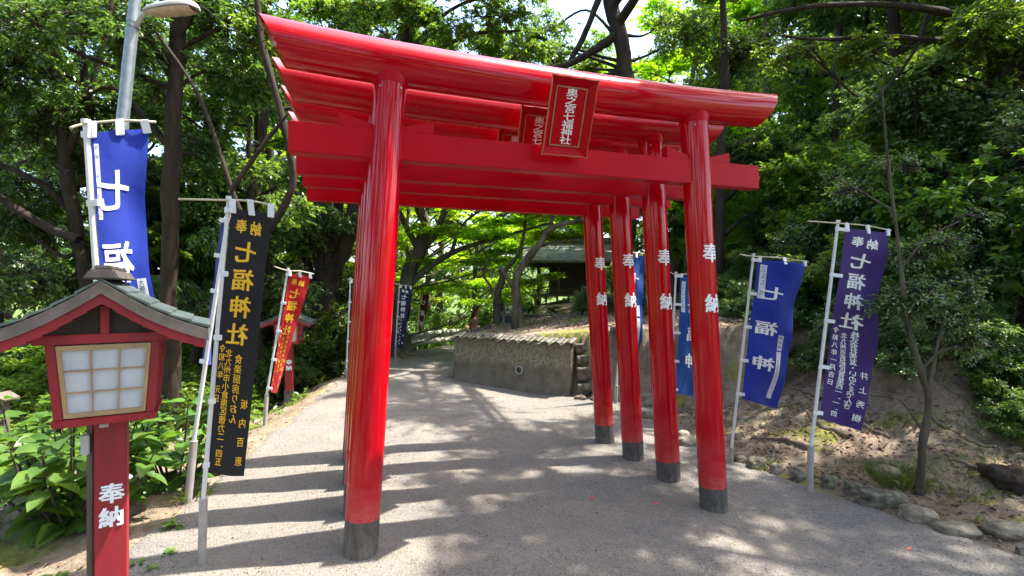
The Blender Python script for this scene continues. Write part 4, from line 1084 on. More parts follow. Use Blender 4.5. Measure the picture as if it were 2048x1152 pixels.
# ---------------------------------------------------------------- seated person
def skin_body(name, joints, edges, mat, parent, root=0, sub=2):
    me = bpy.data.meshes.new(name); me.from_pydata([j[0] for j in joints], edges, [])
    o = bpy.data.objects.new(name, me); COL.objects.link(o)
    md = o.modifiers.new('skin', 'SKIN'); md.use_smooth_shade = True
    for v, j in zip(me.skin_vertices[0].data, joints): v.radius = j[1]; v.use_root = False
    me.skin_vertices[0].data[root].use_root = True
    s = o.modifiers.new('sub', 'SUBSURF'); s.levels = sub; s.render_levels = sub
    dg = bpy.context.evaluated_depsgraph_get(); bpy.context.view_layer.update(); m2 = bpy.data.meshes.new_from_object(o.evaluated_get(dg))
    bpy.data.objects.remove(o); bpy.data.meshes.remove(me)
    return link(name, m2, parent, [mat], True)
pc = P(948, 650, 14.0); seat = .22; rt = empty('person', (pc[0], 14.0, 0), 'long haired person in pink top and jeans sitting with a tan bag', 'person')
# faces the right of the picture (+x), seat height .22 on a block
J = [((0, 0, seat+.10), (.15, .12)), ((.01, 0, seat+.30), (.125, .10)), ((.03, 0, seat+.48), (.15, .11)), ((.05, 0, seat+.57), (.06, .06)), ((.065, 0, seat+.64), (.05, .05)),
     ((.05, -.17, seat+.51), (.055, .05)), ((.09, -.21, seat+.28), (.042, .042)), ((.28, -.12, seat+.17), (.030, .030)), ((.36, -.09, seat+.17), (.022, .034)),
     ((.05, .17, seat+.51), (.055, .05)), ((.09, .21, seat+.28), (.042, .042)), ((.28, .12, seat+.17), (.030, .030)), ((.36, .09, seat+.17), (.022, .034)),
     ((.10, -.09, seat+.07), (.085, .08)), ((.45, -.11, seat+.06), (.062, .062)), ((.47, -.11, seat-.18), (.05, .05)), ((.46, -.11, seat-.36), (.035, .035)), ((.56, -.11, seat-.40), (.03, .035)),
     ((.10, .09, seat+.07), (.085, .08)), ((.45, .11, seat+.06), (.062, .062)), ((.47, .11, seat-.18), (.05, .05)), ((.46, .11, seat-.36), (.035, .035)), ((.56, .11, seat-.40), (.03, .035))]
E_ = [(0, 1), (1, 2), (2, 3), (3, 4), (2, 5), (5, 6), (6, 7), (7, 8), (2, 9), (9, 10), (10, 11), (11, 12), (0, 13), (13, 14), (14, 15), (15, 16), (16, 17), (0, 18), (18, 19), (19, 20), (20, 21), (21, 22)]
body = skin_body('body', J, E_, M['skin'], rt)
# head with face, fused look: egg skull, nose, brow, ears
bm = bmesh.new(); bmesh.ops.create_uvsphere(bm, u_segments=28, v_segments=20, radius=1)
for v in bm.verts:
    p = v.co; x, y, z = p.x*.098, p.y*.076, p.z*.118
    if z < 0: x *= 1-.18*(-z/.118); y *= 1-.30*(-z/.118)**1.3
    nb = math.exp(-((p.y)**2)/.02-((p.z+.12)**2)/.03)*(p.x > .5); x += .020*nb
    ey_ = math.exp(-((abs(p.y)-.36)**2)/.02-((p.z-.06)**2)/.012)*(p.x > .5); x -= .008*ey_
    mo = math.exp(-(p.y**2)/.06-((p.z+.48)**2)/.006)*(p.x > .4); x += .005*mo
    ea = math.exp(-((p.x-.0)**2)/.02-((p.z+.05)**2)/.05)*(abs(p.y) > .85); y += math.copysign(.012*ea, p.y)
    v.co = (x, y, z)
bmesh.ops.rotate(bm, verts=bm.verts, cent=(0, 0, 0), matrix=Matrix.Rotation(R(14), 3, 'Y'))
me = bpy.data.meshes.new('head'); bm.to_mesh(me); bm.free()
hd = link('head', me, body, [M['skin']], True); hd.location = (.085, 0, seat+.735)
for s in (-1, 1):   # fingers and thumb rest on the thighs
    for k in range(5):
        L_ = [.045, .065, .07, .065, .05][k]; y = s*(.09+(k-2)*.016)
        x0 = .375 if k else .345
        fj = [((x0, y, seat+.165), (.0085, .0085)), ((x0+L_*.55, y+(s*.012 if k == 0 else 0), seat+.160), (.008, .008)), ((x0+L_, y+(s*.02 if k == 0 else 0), seat+.145), (.0065, .0065))]
        skin_body('finger', fj, [(0, 1), (1, 2)], M['skin'], body, 0, 1)
def shell(name, pts, rad, mat, n=18, sq=(1, 1)):
    V, Fq = tube_np(pts, rad, n); mb = MB(); mb.add(V, [tuple(f) for f in Fq]+[tuple(range(n-1, -1, -1)), tuple(range((len(pts)-1)*n, len(pts)*n))]); return mb.build(name, mat, rt, smooth=True)
J2 = [((0, 0, seat+.08), (.165, .135)), ((.01, 0, seat+.30), (.138, .112)), ((.03, 0, seat+.48), (.162, .120)), ((.045, 0, seat+.535), (.085, .08)), ((.05, -.17, seat+.51), (.067, .06)), ((.08, -.21, seat+.36), (.056, .056)), ((.05, .17, seat+.51), (.067, .06)), ((.08, .21, seat+.36), (.056, .056))]
skin_body('top', J2, [(0, 1), (1, 2), (2, 3), (2, 4), (4, 5), (2, 6), (6, 7)], M['pink'], rt)
J3 = [((0, 0, seat+.07), (.165, .13)), ((.10, -.09, seat+.07), (.098, .09)), ((.45, -.11, seat+.06), (.075, .075)), ((.47, -.11, seat-.18), (.064, .064)), ((.465, -.11, seat-.30), (.056, .056)),
      ((.10, .09, seat+.07), (.098, .09)), ((.45, .11, seat+.06), (.075, .075)), ((.47, .11, seat-.18), (.064, .064)), ((.465, .11, seat-.30), (.056, .056))]
skin_body('jeans', J3, [(0, 1), (1, 2), (2, 3), (3, 4), (0, 5), (5, 6), (6, 7), (7, 8)], M['jeans'], rt)
bm = bmesh.new(); bmesh.ops.create_uvsphere(bm, u_segments=32, v_segments=22, radius=1)
for v in bm.verts:
    p = v.co.copy(); x, y, z = p.x*.112-.012, p.y*.092, p.z*.125+.012
    if p.x > .35 and p.z < .45: x = .30*.112; 
    if p.z < -.1: z = -.11*abs(p.z)*5.0*(1 if p.x < .3 else .7); x = x*.8-.04
    v.co = (x+.004*math.sin(p.y*30), y, z)
me = bpy.data.meshes.new('hair'); bm.to_mesh(me); bm.free(); hr = link('hair', me, rt, [M['hair']], True); hr.location = (.075, 0, seat+.745); hr.rotation_euler = (0, R(10), 0)
o = rock_mesh(.26, .26, .19, 77, .06, 3, .8); o = link('seat_block', o, None, [M['stone']], True); o.location = (pc[0]+.02, 14.0, seat-.19); tag(o, 'low stone block under the seated person', 'stone block')
bm = bmesh.new(); bmesh.ops.create_uvsphere(bm, u_segments=24, v_segments=16, radius=1)
for v in bm.verts: p = v.co; v.co = (p.x*.10, p.y*.16, p.z*.19*(1 if p.z < 0 else .85))
me = bpy.data.meshes.new('shoulder_bag'); bm.to_mesh(me); bm.free(); bg_ = link('shoulder_bag', me, None, [M['tan']], True); bg_.location = (pc[0]-.18, 13.93, seat+.22)
tag(bg_, 'rounded tan shoulder bag on the back of the seated person', 'bag')
mb = MB(); mb.tube(smooth_path([(.02, -.10, .12), (.16, -.06, .30), (.30, .05, .30), (.22, .12, .05)], 6), .012, 6); mb.build('strap', M['tan'], bg_)
# ---------------------------------------------------------------- foliage
def leaf_arrays(Pb, A, Nn, L, W, fold=.18, curl=.12):
    """diamond leaves of 4 corners + midrib fold; Pb base points, A axis, Nn normal (unit), L,W arrays"""
    n = len(Pb); S = np.cross(A, Nn); S /= np.linalg.norm(S, axis=1)[:, None]+1e-9; Nn = np.cross(S, A)
    L = L[:, None]; W = W[:, None]
    v0 = Pb; v2 = Pb+A*L-Nn*L*curl
    m_ = Pb+A*L*.42
    v1 = m_+S*W*.5+Nn*W*fold; v3 = m_-S*W*.5+Nn*W*fold
    V = np.stack([v0, v1, v2, v3], 1).reshape(-1, 3); i = np.arange(n)[:, None]*4
    return V, np.concatenate([i+[[0, 1, 2]], i+[[0, 2, 3]]], 0)
def unit(v): return v/(np.linalg.norm(v, axis=1)[:, None]+1e-9)
def foliage_mesh(name, blobs, ntw, lpt, L, W, seed=0, flat=.5, droop=.25, spread=1.0, twig_r=.006, layered=False, twigs=True):
    """blobs: (cx,cy,cz,rx,ry,rz,weight). ntw twigs in total, lpt leaves on each."""
    rs = np.random.RandomState(seed); B = np.array(blobs, float)
    wt = B[:, 6]*(B[:, 3]*B[:, 4]*B[:, 5])**.67; wt /= wt.sum()
    k = rs.choice(len(B), ntw, p=wt); C = B[k, :3]; Rr = B[k, 3:6]
    d = unit(rs.normal(size=(ntw, 3))*[1, 1, .8 if not layered else .35])
    r0 = rs.uniform(.15, .82, ntw)[:, None]
    S = C+d*Rr*r0
    # twigs gather in sprays: snap the starts to sub-centres so gaps appear
    nsub = max(6, ntw//14); sub = S[rs.randint(0, ntw, nsub)]
    own = sub[rs.randint(0, nsub, ntw)]; own_ok = rs.rand(ntw) < .8
    Sg = own+rs.normal(size=(ntw, 3))*Rr*.085
    S = np.where(own_ok[:, None], Sg, S)
    D = unit(unit(S-C+1e-3)*.8+rs.normal(size=(ntw, 3))*.75*[1, 1, flat]+[0, 0, -.05])
    if layered: D[:, 2] *= .22; D = unit(D)
    TL = (Rr.mean(1)*.34*rs.uniform(.6, 1.3, ntw)*spread).clip(.15, .6)[:, None]
    t = rs.uniform(.1, 1.0, (ntw, lpt)); 
    base = S[:, None]+D[:, None]*TL[:, None]*t[..., None]+np.array([0, 0, -1.])*(t**2)[..., None]*TL[:, None]*droop
    n = ntw*lpt; base = base.reshape(-1, 3)+rs.normal(size=(n, 3))*.012
    Dl = np.repeat(D, lpt, 0); sidev = unit(np.cross(Dl, [0, 0, 1.])+1e-4); sg = np.where(rs.rand(n) < .5, 1., -1.)[:, None]
    A = unit(Dl*.6+sidev*sg*rs.uniform(.3, 1.0, (n, 1))+rs.normal(size=(n, 3))*.28+[0, 0, -droop])
    Nn = unit(np.array([0, 0, 1.])*(1.6 if layered else .95)+rs.normal(size=(n, 3))*(.35 if layered else .6))
    Ls = L*rs.uniform(.65, 1.25, n); Ws = W*rs.uniform(.7, 1.2, n)
    V, T = leaf_arrays(base, A, Nn, Ls, Ws)
    mi = np.zeros(len(T), int)
    if twigs:
        e = S+D*TL+[0, 0, -1]*TL*droop; s0 = S-D*TL*.5
        sd = unit(np.cross(D, [0, 0, 1.])+1e-4)*twig_r; u2 = unit(np.cross(D, sd))*twig_r
        tv = np.stack([s0+sd, s0-sd*.6+u2, s0-sd*.6-u2, e], 1).reshape(-1, 3); i = np.arange(ntw)[:, None]*4+len(V)
        tt = np.concatenate([i+[[0, 1, 3]], i+[[1, 2, 3]], i+[[2, 0, 3]]], 0)
        V = np.vstack([V, tv]); T = np.vstack([T, tt]); mi = np.concatenate([mi, np.ones(len(tt), int)])
    return np_mesh(name, V, T, mi)

def wood_mesh(name, paths, seed=0, n=10, k=6, roots=0, gnarl=.10):
    """paths: list of lists of (x,y,z,r)"""
    mb_v = []; mb_f = []; cnt = 0; rs = np.random.RandomState(seed)
    for pi, p in enumerate(paths):
        q = smooth_path(np.array(p, float), k if len(p) > 2 else 4)
        m_ = len(q); wob = np.cumsum(rs.normal(size=(m_, 3)), 0); wob -= np.linspace(0, 1, m_)[:, None]*wob[-1]
        q[:, :3] += wob*q[:, 3:4]*.10
        nn = n if q[:, 3].max() > .05 else 6
        V, Fq = tube_np(q[:, :3], q[:, 3].clip(.003), nn)
        V = V.reshape(m_, nn, 3); c = q[:, None, :3]; ang = np.arange(nn)
        lump = 1+gnarl*np.sin(ang[None]*2.1+np.arange(m_)[:, None]*.7+pi)+gnarl*.7*rs.normal(size=(m_, nn))*.6
        if roots and pi == 0:
            z = (q[:, 2]-q[0, 2]); fl = np.exp(-np.clip(z, 0, 9)/(.28+q[0, 3]*.6))[:, None]
            lump = lump*(1+fl*(.35+.45*np.sin(ang[None]*2*math.pi/nn*roots)))
        V = c+(V-c)*lump[..., None]; V = V.reshape(-1, 3)
        mb_v.append(V); mb_f.append(Fq+cnt); cnt += len(V)
        cap = np.arange(nn)[::-1][None]+cnt-nn
        if nn == n: pass
    return np_mesh(name, np.vstack(mb_v), np.vstack(mb_f))
def pp(lst, Y=None, r=None):
    out = []
    for a in lst:
        px, py, yy, rr = (a+(Y, r))[:4] if len(a) == 2 else (a if len(a) == 4 else (a[0], a[1], Y, a[2]))
        v = P(px, py, yy); out.append((v[0], v[1], v[2], rr))
    return out
def blob(px, py, Y, r, rz=None, w=1., ry=None):
    v = P(px, py, Y); return (v[0], v[1], v[2], r, ry or r, rz or r*.75, w)
def limbs_to(blobs, trunk, seed=0, r=.03, every=1):
    """grow limbs from the trunk polyline to blob centres"""
    rs = np.random.RandomState(seed); tr = np.array(trunk); out = []
    for b in blobs[::every]:
        c = np.array(b[:3]); zt = c[2]-np.linalg.norm((c-tr[np.argmin(abs(tr[:, 2]-c[2])), :3])[:2])*.45
        i = np.argmin(abs(tr[:, 2]-zt)); s = tr[i]
        if np.linalg.norm(c-s[:3]) < .2: continue
        m_ = (s[:3]+c)/2+rs.normal(size=3)*.12*np.linalg.norm(c-s[:3])+[0, 0, .08]
        rr = min(s[3]*.55, r*(.7+.3*np.linalg.norm(c-s[:3])))
        out.append([(*s[:3], rr*1.2), (*m_, rr*.75), (*c, rr*.45)])
        for q in range(3):
            e = c+rs.normal(size=3)*np.array(b[3:6])*.55; out.append([(*(m_*.3+c*.7), rr*.5), (*((c+e)/2+rs.normal(size=3)*.06), rr*.32), (*e, rr*.15)])
    return out
def tree(name, label, cat, group, paths, blobs, leafmat, bark, ntw, lpt, L, W, seed, roots=0, flat=.5, droop=.25, layered=False, auto=True, lr=.03, z_clamp=True, k=6):
    b0 = np.array(paths[0][0][:3], float); 
    rt = empty(name, b0, label, cat, group)
    if auto: paths = paths+limbs_to(blobs, smooth_path(np.array(paths[0], float), 6), seed, lr)
    pts = [[(a[0]-b0[0], a[1]-b0[1], a[2]-b0[2], a[3]) for a in p] for p in paths]
    link('trunk', wood_mesh('trunk', pts, seed, 12, k, roots), rt, [bark], True)
    if blobs:
        bl = [(b[0]-b0[0], b[1]-b0[1], b[2]-b0[2])+tuple(b[3:]) for b in blobs]
        link('crown', foliage_mesh('crown', bl, ntw, lpt, L, W, seed, flat, droop, layered=layered), rt, [leafmat, M['twig']])
    return rt
def ground_base(path):
    """drop the first point of a trunk to the ground"""
    x, y, z, r = path[0]; g = gz(x, y)-.08
    if z > g+.05: return [(x, y, g, r*1.08)]+path
    return [(x, y, g, r)]+path[1:]

# --- trees one can tell apart in the photograph
t1 = ground_base(pp([(345, 760, .12), (338, 560, .105), (345, 300, .10), (352, 60, .095), (348, -160, .08)], 7.0))
tree('evergreen_tree', 'straight dark trunk rising right of the street lamp', 'tree', None,
     [t1, pp([(352, 80, .06), (400, 0, .05), (470, -60, .035)], 7.0), pp([(345, 160, .05), (290, 60, .04), (240, -40, .03)], 7.0)],
     [blob(250, 60, 6.6, .8), blob(430, 30, 7.2, .8), blob(330, -80, 7, 1.0), blob(470, 160, 7.6, .7), blob(420, 300, 7.8, .6), blob(60, 40, 6.6, .9), blob(300, 200, 8, .7), blob(160, 200, 7.6, .7), blob(560, 60, 7.4, .8)],
     M['leaf_dark'], M['bark_dark'], 2300, 11, .085, .040, 11)
t2 = ground_base(pp([(205, 760, .11), (165, 500, .09), (135, 340, .08), (112, 130, .07), (92, -120, .06)], 7.6))
tree('evergreen_tree', 'leaning dark trunk with bare side branches behind the large blue banner', 'tree', None,
     [t2, pp([(150, 430, .06), (90, 370, .045), (0, 330, .035), (-60, 320, .03)], 7.6), pp([(130, 320, .05), (170, 230, .04), (215, 60, .035), (230, -60, .03)], 7.6),
      pp([(160, 480, .07), (70, 440, .055), (-20, 380, .045)], 7.2), pp([(120, 230, .04), (40, 190, .03), (-30, 110, .02)], 7.6)],
     [blob(60, 250, 7.6, .7, w=.7), blob(-20, 120, 7.4, .8), blob(130, 20, 7.8, .9), blob(200, 330, 8.2, .6, w=.6), blob(30, 440, 8, .7, w=.8), blob(120, 560, 8, .55, w=.7), blob(250, 420, 8.4, .6), blob(40, 560, 6.5, .4, w=.6)],
     M['leaf_dark'], M['bark_dark'], 1900, 11, .085, .040, 12)
t3 = ground_base(pp([(468, 700, .06), (496, 520, .052), (545, 440, .048), (580, 360, .045), (563, 250, .042), (527, 110, .04), (511, -10, .035), (500, -140, .03)], 6.4))
tree('slender_tree', 'slender crooked tree bending behind the black banner', 'tree', None,
     [t3, pp([(505, 500, .04), (462, 375, .03), (415, 235, .025), (372, 150, .022), (310, 60, .015)], 6.4), pp([(520, 300, .022), (560, 245, .02), (600, 200, .012)], 6.3),
      pp([(462, 380, .03), (520, 295, .028), (562, 243, .02)], 6.35)],
     [blob(520, 60, 6.6, .35, w=.6), blob(570, 420, 7, .4, w=.6), blob(500, 330, 7, .35, w=.5)], M['leaf_mid'], M['bark_dark'], 330, 10, .07, .034, 13, auto=False)
t4 = ground_base(pp([(622, 760, .34), (640, 640, .27), (652, 560, .24), (640, 470, .17), (655, 380, .14), (648, 260, .12), (655, 100, .10)], 10.2))
tree('old_tree', 'thick gnarled dark trunk splitting low behind the front left pillar', 'tree', None,
     [t4, pp([(650, 570, .17), (690, 500, .14), (706, 420, .12), (700, 300, .1)], 10.2), pp([(648, 545, .13), (672, 470, .12), (680, 390, .1), (690, 200, .08)], 10.3), pp([(640, 640, .1), (610, 520, .08), (590, 420, .06)], 10.2)],
     [blob(600, 480, 10, .7), blob(560, 590, 9.6, .6), blob(680, 640, 9.8, .55, w=1.3), blob(600, 690, 9.4, .45, w=1.2), blob(690, 560, 10.6, .6), blob(650, 720, 9.6, .4), blob(620, 380, 10.8, .9), blob(540, 430, 10.4, .6), blob(700, 700, 10, .4)],
     M['leaf_mid'], M['bark_dark'], 2400, 11, .08, .036, 14, roots=4)
# maple with the spreading roots beside the navy banner
t5 = ground_base(pp([(796, 706, .30), (800, 640, .23), (812, 568, .185), (838, 495, .15), (852, 445, .12), (838, 405, .10), (826, 330, .08), (830, 220, .06)], 12.0))
mp_bl = [blob(900, 460, 12.0, 1.0, .28), blob(850, 520, 12.4, .7, .2), blob(960, 520, 12.6, .9, .22), blob(1010, 450, 13, 1.0, .25), blob(930, 400, 11, 1.0, .25), blob(830, 400, 11.5, .8, .25), blob(1060, 480, 13.5, .8, .22),
         blob(900, 570, 13, .7, .18), blob(960, 600, 13.8, .6, .14), blob(1000, 560, 14.5, .8, .2), blob(1100, 430, 12.5, .9, .25), blob(860, 330, 11.5, 1.2, .3), blob(1000, 350, 12, 1.3, .3), blob(1130, 340, 12, 1.2, .3), blob(780, 480, 12.5, .7, .25), blob(1030, 400, 11.2, .9, .22)]
tree('maple_tree', 'bright green maple with spreading roots and arching limbs beside the far path', 'tree', 'maples arching over the path',
     [t5, pp([(830, 510, .12), (880, 450, .09), (905, 390, .07), (960, 330, .05)], 12.0), pp([(812, 575, .09), (870, 525, .07), (935, 492, .055), (1010, 470, .04), (1100, 445, .025)], 12.0),
      pp([(900, 508, .05), (925, 450, .035), (960, 420, .025)], 12.0), pp([(835, 500, .08), (800, 430, .06), (780, 380, .05)], 12.0)],
     mp_bl, M['leaf_maple'], M['bark_maple'], 4600, 12, .062, .040, 15, roots=5, layered=True, flat=.15, droop=.08, lr=.013)
for i, (dx, dy, ln) in enumerate([(.75, -.35, 1.0), (.5, -.75, .9), (.95, .1, .9), (-.5, -.7, .7)]):   # surface roots belong to the maple's trunk look but run free
    pass
mp_root = bpy.context.scene.objects[-1]
# wall tree leaning right
t6 = pp([(1040, 662, .12), (1035, 610, .082), (1034, 560, .074), (1052, 520, .070), (1082, 488, .062), (1104, 455, .055), (1150, 443, .04), (1192, 425, .04), (1250, 380, .03)], 9.6)
tree('leaning_tree', 'leaning grey tree growing on the terrace behind the plaster wall', 'tree', 'maples arching over the path',
     [t6, pp([(1104, 458, .05), (1104, 425, .042), (1112, 350, .03)], 9.6), pp([(1034, 585, .06), (1018, 560, .045), (1000, 530, .03)], 9.6), pp([(1080, 490, .04), (1130, 480, .03), (1180, 478, .02)], 9.8)],
     [blob(1120, 470, 10.2, .6, .15), blob(1180, 440, 10.4, .7, .18), blob(1080, 420, 10, .8, .2), blob(1150, 390, 10, .8, .2), blob(1100, 548, 11.6, .3, .16, 1.0), blob(1060, 560, 11, .3, .1)],
     M['leaf_maple'], M['bark_maple'], 1900, 11, .055, .036, 16, roots=4, layered=True, flat=.2, droop=.1, auto=False)
t7 = pp([(993, 650, .10), (995, 600, .08), (1003, 560, .07), (1018, 530, .05), (1040, 500, .04), (1052, 430, .03)], 11.3)
tree('forked_tree', 'thin forked tree standing just behind the small stone shrine', 'tree', 'maples arching over the path',
     [t7, pp([(996, 600, .04), (980, 572, .032), (966, 545, .028), (976, 520, .022), (960, 488, .018)], 11.3)],
     [blob(1040, 440, 11.5, .7, .18), blob(970, 470, 11.5, .7, .18), blob(1000, 500, 12, .5, .14)], M['leaf_maple'], M['bark_maple'], 800, 11, .055, .036, 17, layered=True, flat=.2, droop=.1, auto=False)
t8 = ground_base(pp([(1335, 560, .20), (1290, 400, .18), (1262, 250, .165), (1252, 140, .155), (1232, 50, .14), (1208, -60, .12)], 10.0))
tree('tall_tree', 'big leaning trunk crossing the bright gap above the gates', 'tree', None,
     [t8, pp([(1236, 70, .09), (1190, 100, .075), (1140, 128, .06), (1090, 135, .045), (1010, 120, .03)], 10.0), pp([(1210, -40, .08), (1180, 50, .06), (1140, 120, .045)], 10.0)],
     [blob(1380, 60, 10, .9), blob(1430, 170, 10.4, .8), blob(1100, 60, 11, .8, w=.55), blob(1180, 250, 11.5, .8), blob(1020, 90, 11, .8, w=.8), blob(1320, 350, 11, .8), blob(1420, 320, 10.5, .7), (2.2, 8.5, 8.6, 1.1, 1.1, .5, 1.1), (3.2, 7.2, 9, 1.2, 1.2, .5, 1.5), (4.5, 6.0, 9.3, 1.1, 1.1, .5, 1.5), (4.9, 4.5, 9.5, 1, 1, .5, 1.2), blob(1120, 105, 10.5, .4), blob(1060, 70, 10.5, .5), blob(1180, 130, 10.8, .4), blob(1330, 40, 10.5, .5), (3.4, 9.6, 9.4, 1.2, 1.2, .6, .9)],  # high clumps given in world coordinates are unseen, added to shade the path
     M['leaf_mid'], M['bark_dark'], 4300, 11, .08, .038, 18)
t8b = ground_base(pp([(742, 740, .13), (742, 560, .12), (752, 400, .11), (770, 250, .10), (800, 120, .08), (830, -20, .06)], 9.4))
tree('arching_tree', 'bright leaved tree arching over the front left part of the gates', 'tree', None,
     [t8b, pp([(775, 230, .06), (840, 130, .045), (930, 70, .035), (1040, 60, .02)], 9.4), pp([(770, 260, .05), (700, 150, .04), (640, 60, .03)], 9.4), pp([(800, 120, .05), (900, 20, .035), (1010, -20, .02)], 9.2)],
     [blob(900, 60, 9.2, .6, .35), blob(1000, 30, 9.4, .6, .35), blob(820, 10, 9.2, .7, .4), blob(720, 60, 9.4, .6, .4), blob(650, 20, 9.6, .6, .4), blob(960, -40, 9, .8, .4), blob(780, -90, 9, .9, .5), blob(1060, 100, 9.8, .5, .3), blob(870, 130, 9.8, .5, .3), blob(620, 100, 10, .5, .4), blob(1060, -30, 9.4, .6, .3, .8), blob(740, 20, 10, .7, .4, 1.2), blob(880, 90, 10.5, .6, .4, 1.2), blob(980, 80, 10.5, .6, .4, 1.2), blob(820, 70, 10, .6, .4, 1.2)],
     M['leaf_bright2'], M['bark_dark'], 3900, 12, .075, .036, 58, auto=True, lr=.012)
t9 = ground_base(pp([(1432, 570, .09), (1437, 480, .08), (1440, 330, .075), (1450, 150, .07), (1442, -80, .055)], 9.2))
tree('slim_tree', 'slim dark trunk standing right of the frontmost gate', 'tree', None, [t9], [blob(1500, 300, 9.6, .7), blob(1540, 430, 9.8, .6), blob(1480, 100, 9.6, .8), blob(1590, 330, 10, .7)], M['leaf_dark'], M['bark_dark'], 1300, 11, .08, .038, 19)
t10 = ground_base(pp([(2040, 760, .24), (2030, 560, .19), (2036, 330, .18), (2018, 150, .17), (2000, 20, .15), (1985, -120, .13)], 6.2))
tree('massive_tree', 'massive dark trunk at the right edge reaching long limbs over the bank', 'tree', None,
     [t10, pp([(2018, 160, .10), (1965, 70, .06), (1880, 22, .045), (1745, 8, .034), (1600, 14, .026), (1480, 40, .018)], 6.2), pp([(1985, 90, .05), (1860, 78, .036), (1760, 70, .028), (1640, 78, .02), (1560, 70, .012)], 6.3),
      pp([(1860, 20, .026), (1830, 100, .02), (1760, 190, .014), (1690, 250, .01)], 6.3), pp([(2030, 300, .06), (1940, 310, .045), (1860, 305, .035), (1800, 330, .02)], 6.6)],
     [blob(1960, 60, 6.0, .55), blob(1850, 150, 6.6, .5), blob(1720, 100, 6.4, .5, .3, .7), blob(1600, 90, 6.6, .5, .3, .5), blob(1980, 230, 6.6, .5), blob(2060, 420, 6.8, .5), blob(1900, 380, 7.2, .5), blob(1780, 260, 7, .5), blob(2080, 100, 6, .7)],
     M['leaf_bright2'], M['bark_dark'], 2100, 11, .07, .034, 20, lr=.014)
t11 = ground_base(pp([(1962, 620, .13), (1960, 480, .12), (1950, 330, .11), (1946, 150, .1), (1940, -80, .085)], 9.0))
tree('tall_tree', 'upright dark trunk just left of the massive one at the right edge', 'tree', None, [t11], [blob(1900, 200, 9.2, .8), blob(1990, 340, 9.4, .7), blob(1880, 430, 9.6, .6), blob(1960, 40, 9.4, .9)], M['leaf_bright2'], M['bark_dark'], 1500, 11, .08, .038, 21)
for i, (px, Y, r, lean, lb) in enumerate([(1668, 11, .085, 6, 'upright thin trunk standing behind the purple banner top'), (1548, 12, .08, -8, 'thin pale trunk above the deep blue banner'), (1885, 10.5, .06, 10, 'thin trunk between the small tree and the upright dark trunk'), (1615, 13.5, .09, 4, 'thin distant trunk in the bright gap at the upper right'), (1748, 12.5, .08, -5, 'thin far trunk behind the long limbs')]):
    tp_ = ground_base(pp([(px, 600, r), (px+lean, 350, r*.9), (px+lean*2, 100, r*.8), (px+lean*2, -150, r*.6)], Y))
    tree('thin_tree', lb, 'tree', None, [tp_], [blob(px-60, 250+30*i, Y+.4, .8), blob(px+70, 150, Y+.6, .8), blob(px+20, 20, Y, 1.0), blob(px, 420, Y+.5, .7)], M['leaf_mid'] if i % 2 else M['leaf_dark'], M['bark_grey'], 1100, 11, .08, .038, 30+i)
# small glossy tree in front of the bank
t12 = pp([(1836, 985, .034), (1842, 900, .029), (1857, 805, .026), (1840, 735, .023), (1812, 640, .022), (1796, 500, .013), (1776, 330, .010), (1764, 170, .007)], 4.0)
t12 = ground_base(t12)
tree('small_tree', 'small glossy leaved tree with a crooked thin trunk on the bank edge', 'tree', None,
     [t12, pp([(1842, 740, .016), (1885, 700, .012), (1950, 692, .008), (1990, 690, .005)], 4.0), pp([(1856, 800, .02), (1862, 740, .016), (1885, 650, .012), (1900, 560, .007)], 4.0),
      pp([(1812, 640, .013), (1790, 600, .01), (1740, 590, .006)], 4.4), pp([(1845, 860, .01), (1800, 800, .007), (1740, 790, .005)], 4.0), pp([(1800, 540, .01), (1850, 480, .008), (1920, 440, .005)], 4.0), pp([(1786, 420, .009), (1720, 380, .006), (1660, 350, .004)], 4.0)],
     [blob(1830, 600, 4.0, .26, .14, 1.2), blob(1900, 570, 4.1, .26, .12), blob(1950, 680, 4.0, .2, .07, .8), blob(1700, 600, 4.75, .2, .09, .4), blob(1830, 500, 4.3, .2, .08, .8), blob(1880, 480, 4.2, .24, .08, .8), blob(1940, 430, 4.3, .22, .06, .5), blob(1700, 380, 4.5, .2, .06, .4), blob(1800, 330, 4.3, .2, .06, .4), blob(1890, 640, 4.1, .18, .1, 1)],
     M['leaf_gloss'], M['bark_grey'], 680, 10, .034, .018, 40, auto=False, flat=.35)

# --- wood behind: a few prototypes copied with their parts
rng = random.Random(4)
def proto(name, seed, H=11, r=.17, nb=17, leaf='leaf_dark', ntw=2300, lpt=11, L=.115, W=.055, bark='bark_dark', low=.25, layered=False, spread=2.3):
    rs = np.random.RandomState(seed); lean = rs.uniform(-.5, .5, 2)
    tr = [(lean[0]*t*t, lean[1]*t*t, H*.9*t, r*(1-.7*t)) for t in np.linspace(0, 1, 7)]; tr = [(x+rs.normal()*.08, y+rs.normal()*.08, z, q) for x, y, z, q in tr]; tr[0] = (0, 0, -.4, r*1.25)
    bl = []
    for k in range(nb):
        h = low+(1-low)*(k+.5)/nb; a = k*2.4+rs.uniform(-.4, .4); rad = spread*(1-(2*abs(h-.55))**2*.6)*rs.uniform(.35, 1)
        rr = rs.uniform(.7, 1.25); bl.append((math.cos(a)*rad+lean[0]*h*h, math.sin(a)*rad+lean[1]*h*h, h*H, rr, rr, rr*(.25 if layered else .62), 1))
    paths = [tr]+limbs_to(bl, smooth_path(np.array(tr), 6), seed, .035)
    root = empty(name, (0, -200, 0), 'x y z w', 'tree')
    link('trunk', wood_mesh('trunk', paths, seed, 8, 4, 4), root, [M[bark]], True)
    link('crown', foliage_mesh('crown', bl, ntw, lpt, L, W, seed, layered=layered, flat=.2 if layered else .5, droop=.08 if layered else .28, twig_r=.008), root, [M[leaf], M['twig']])
    return root
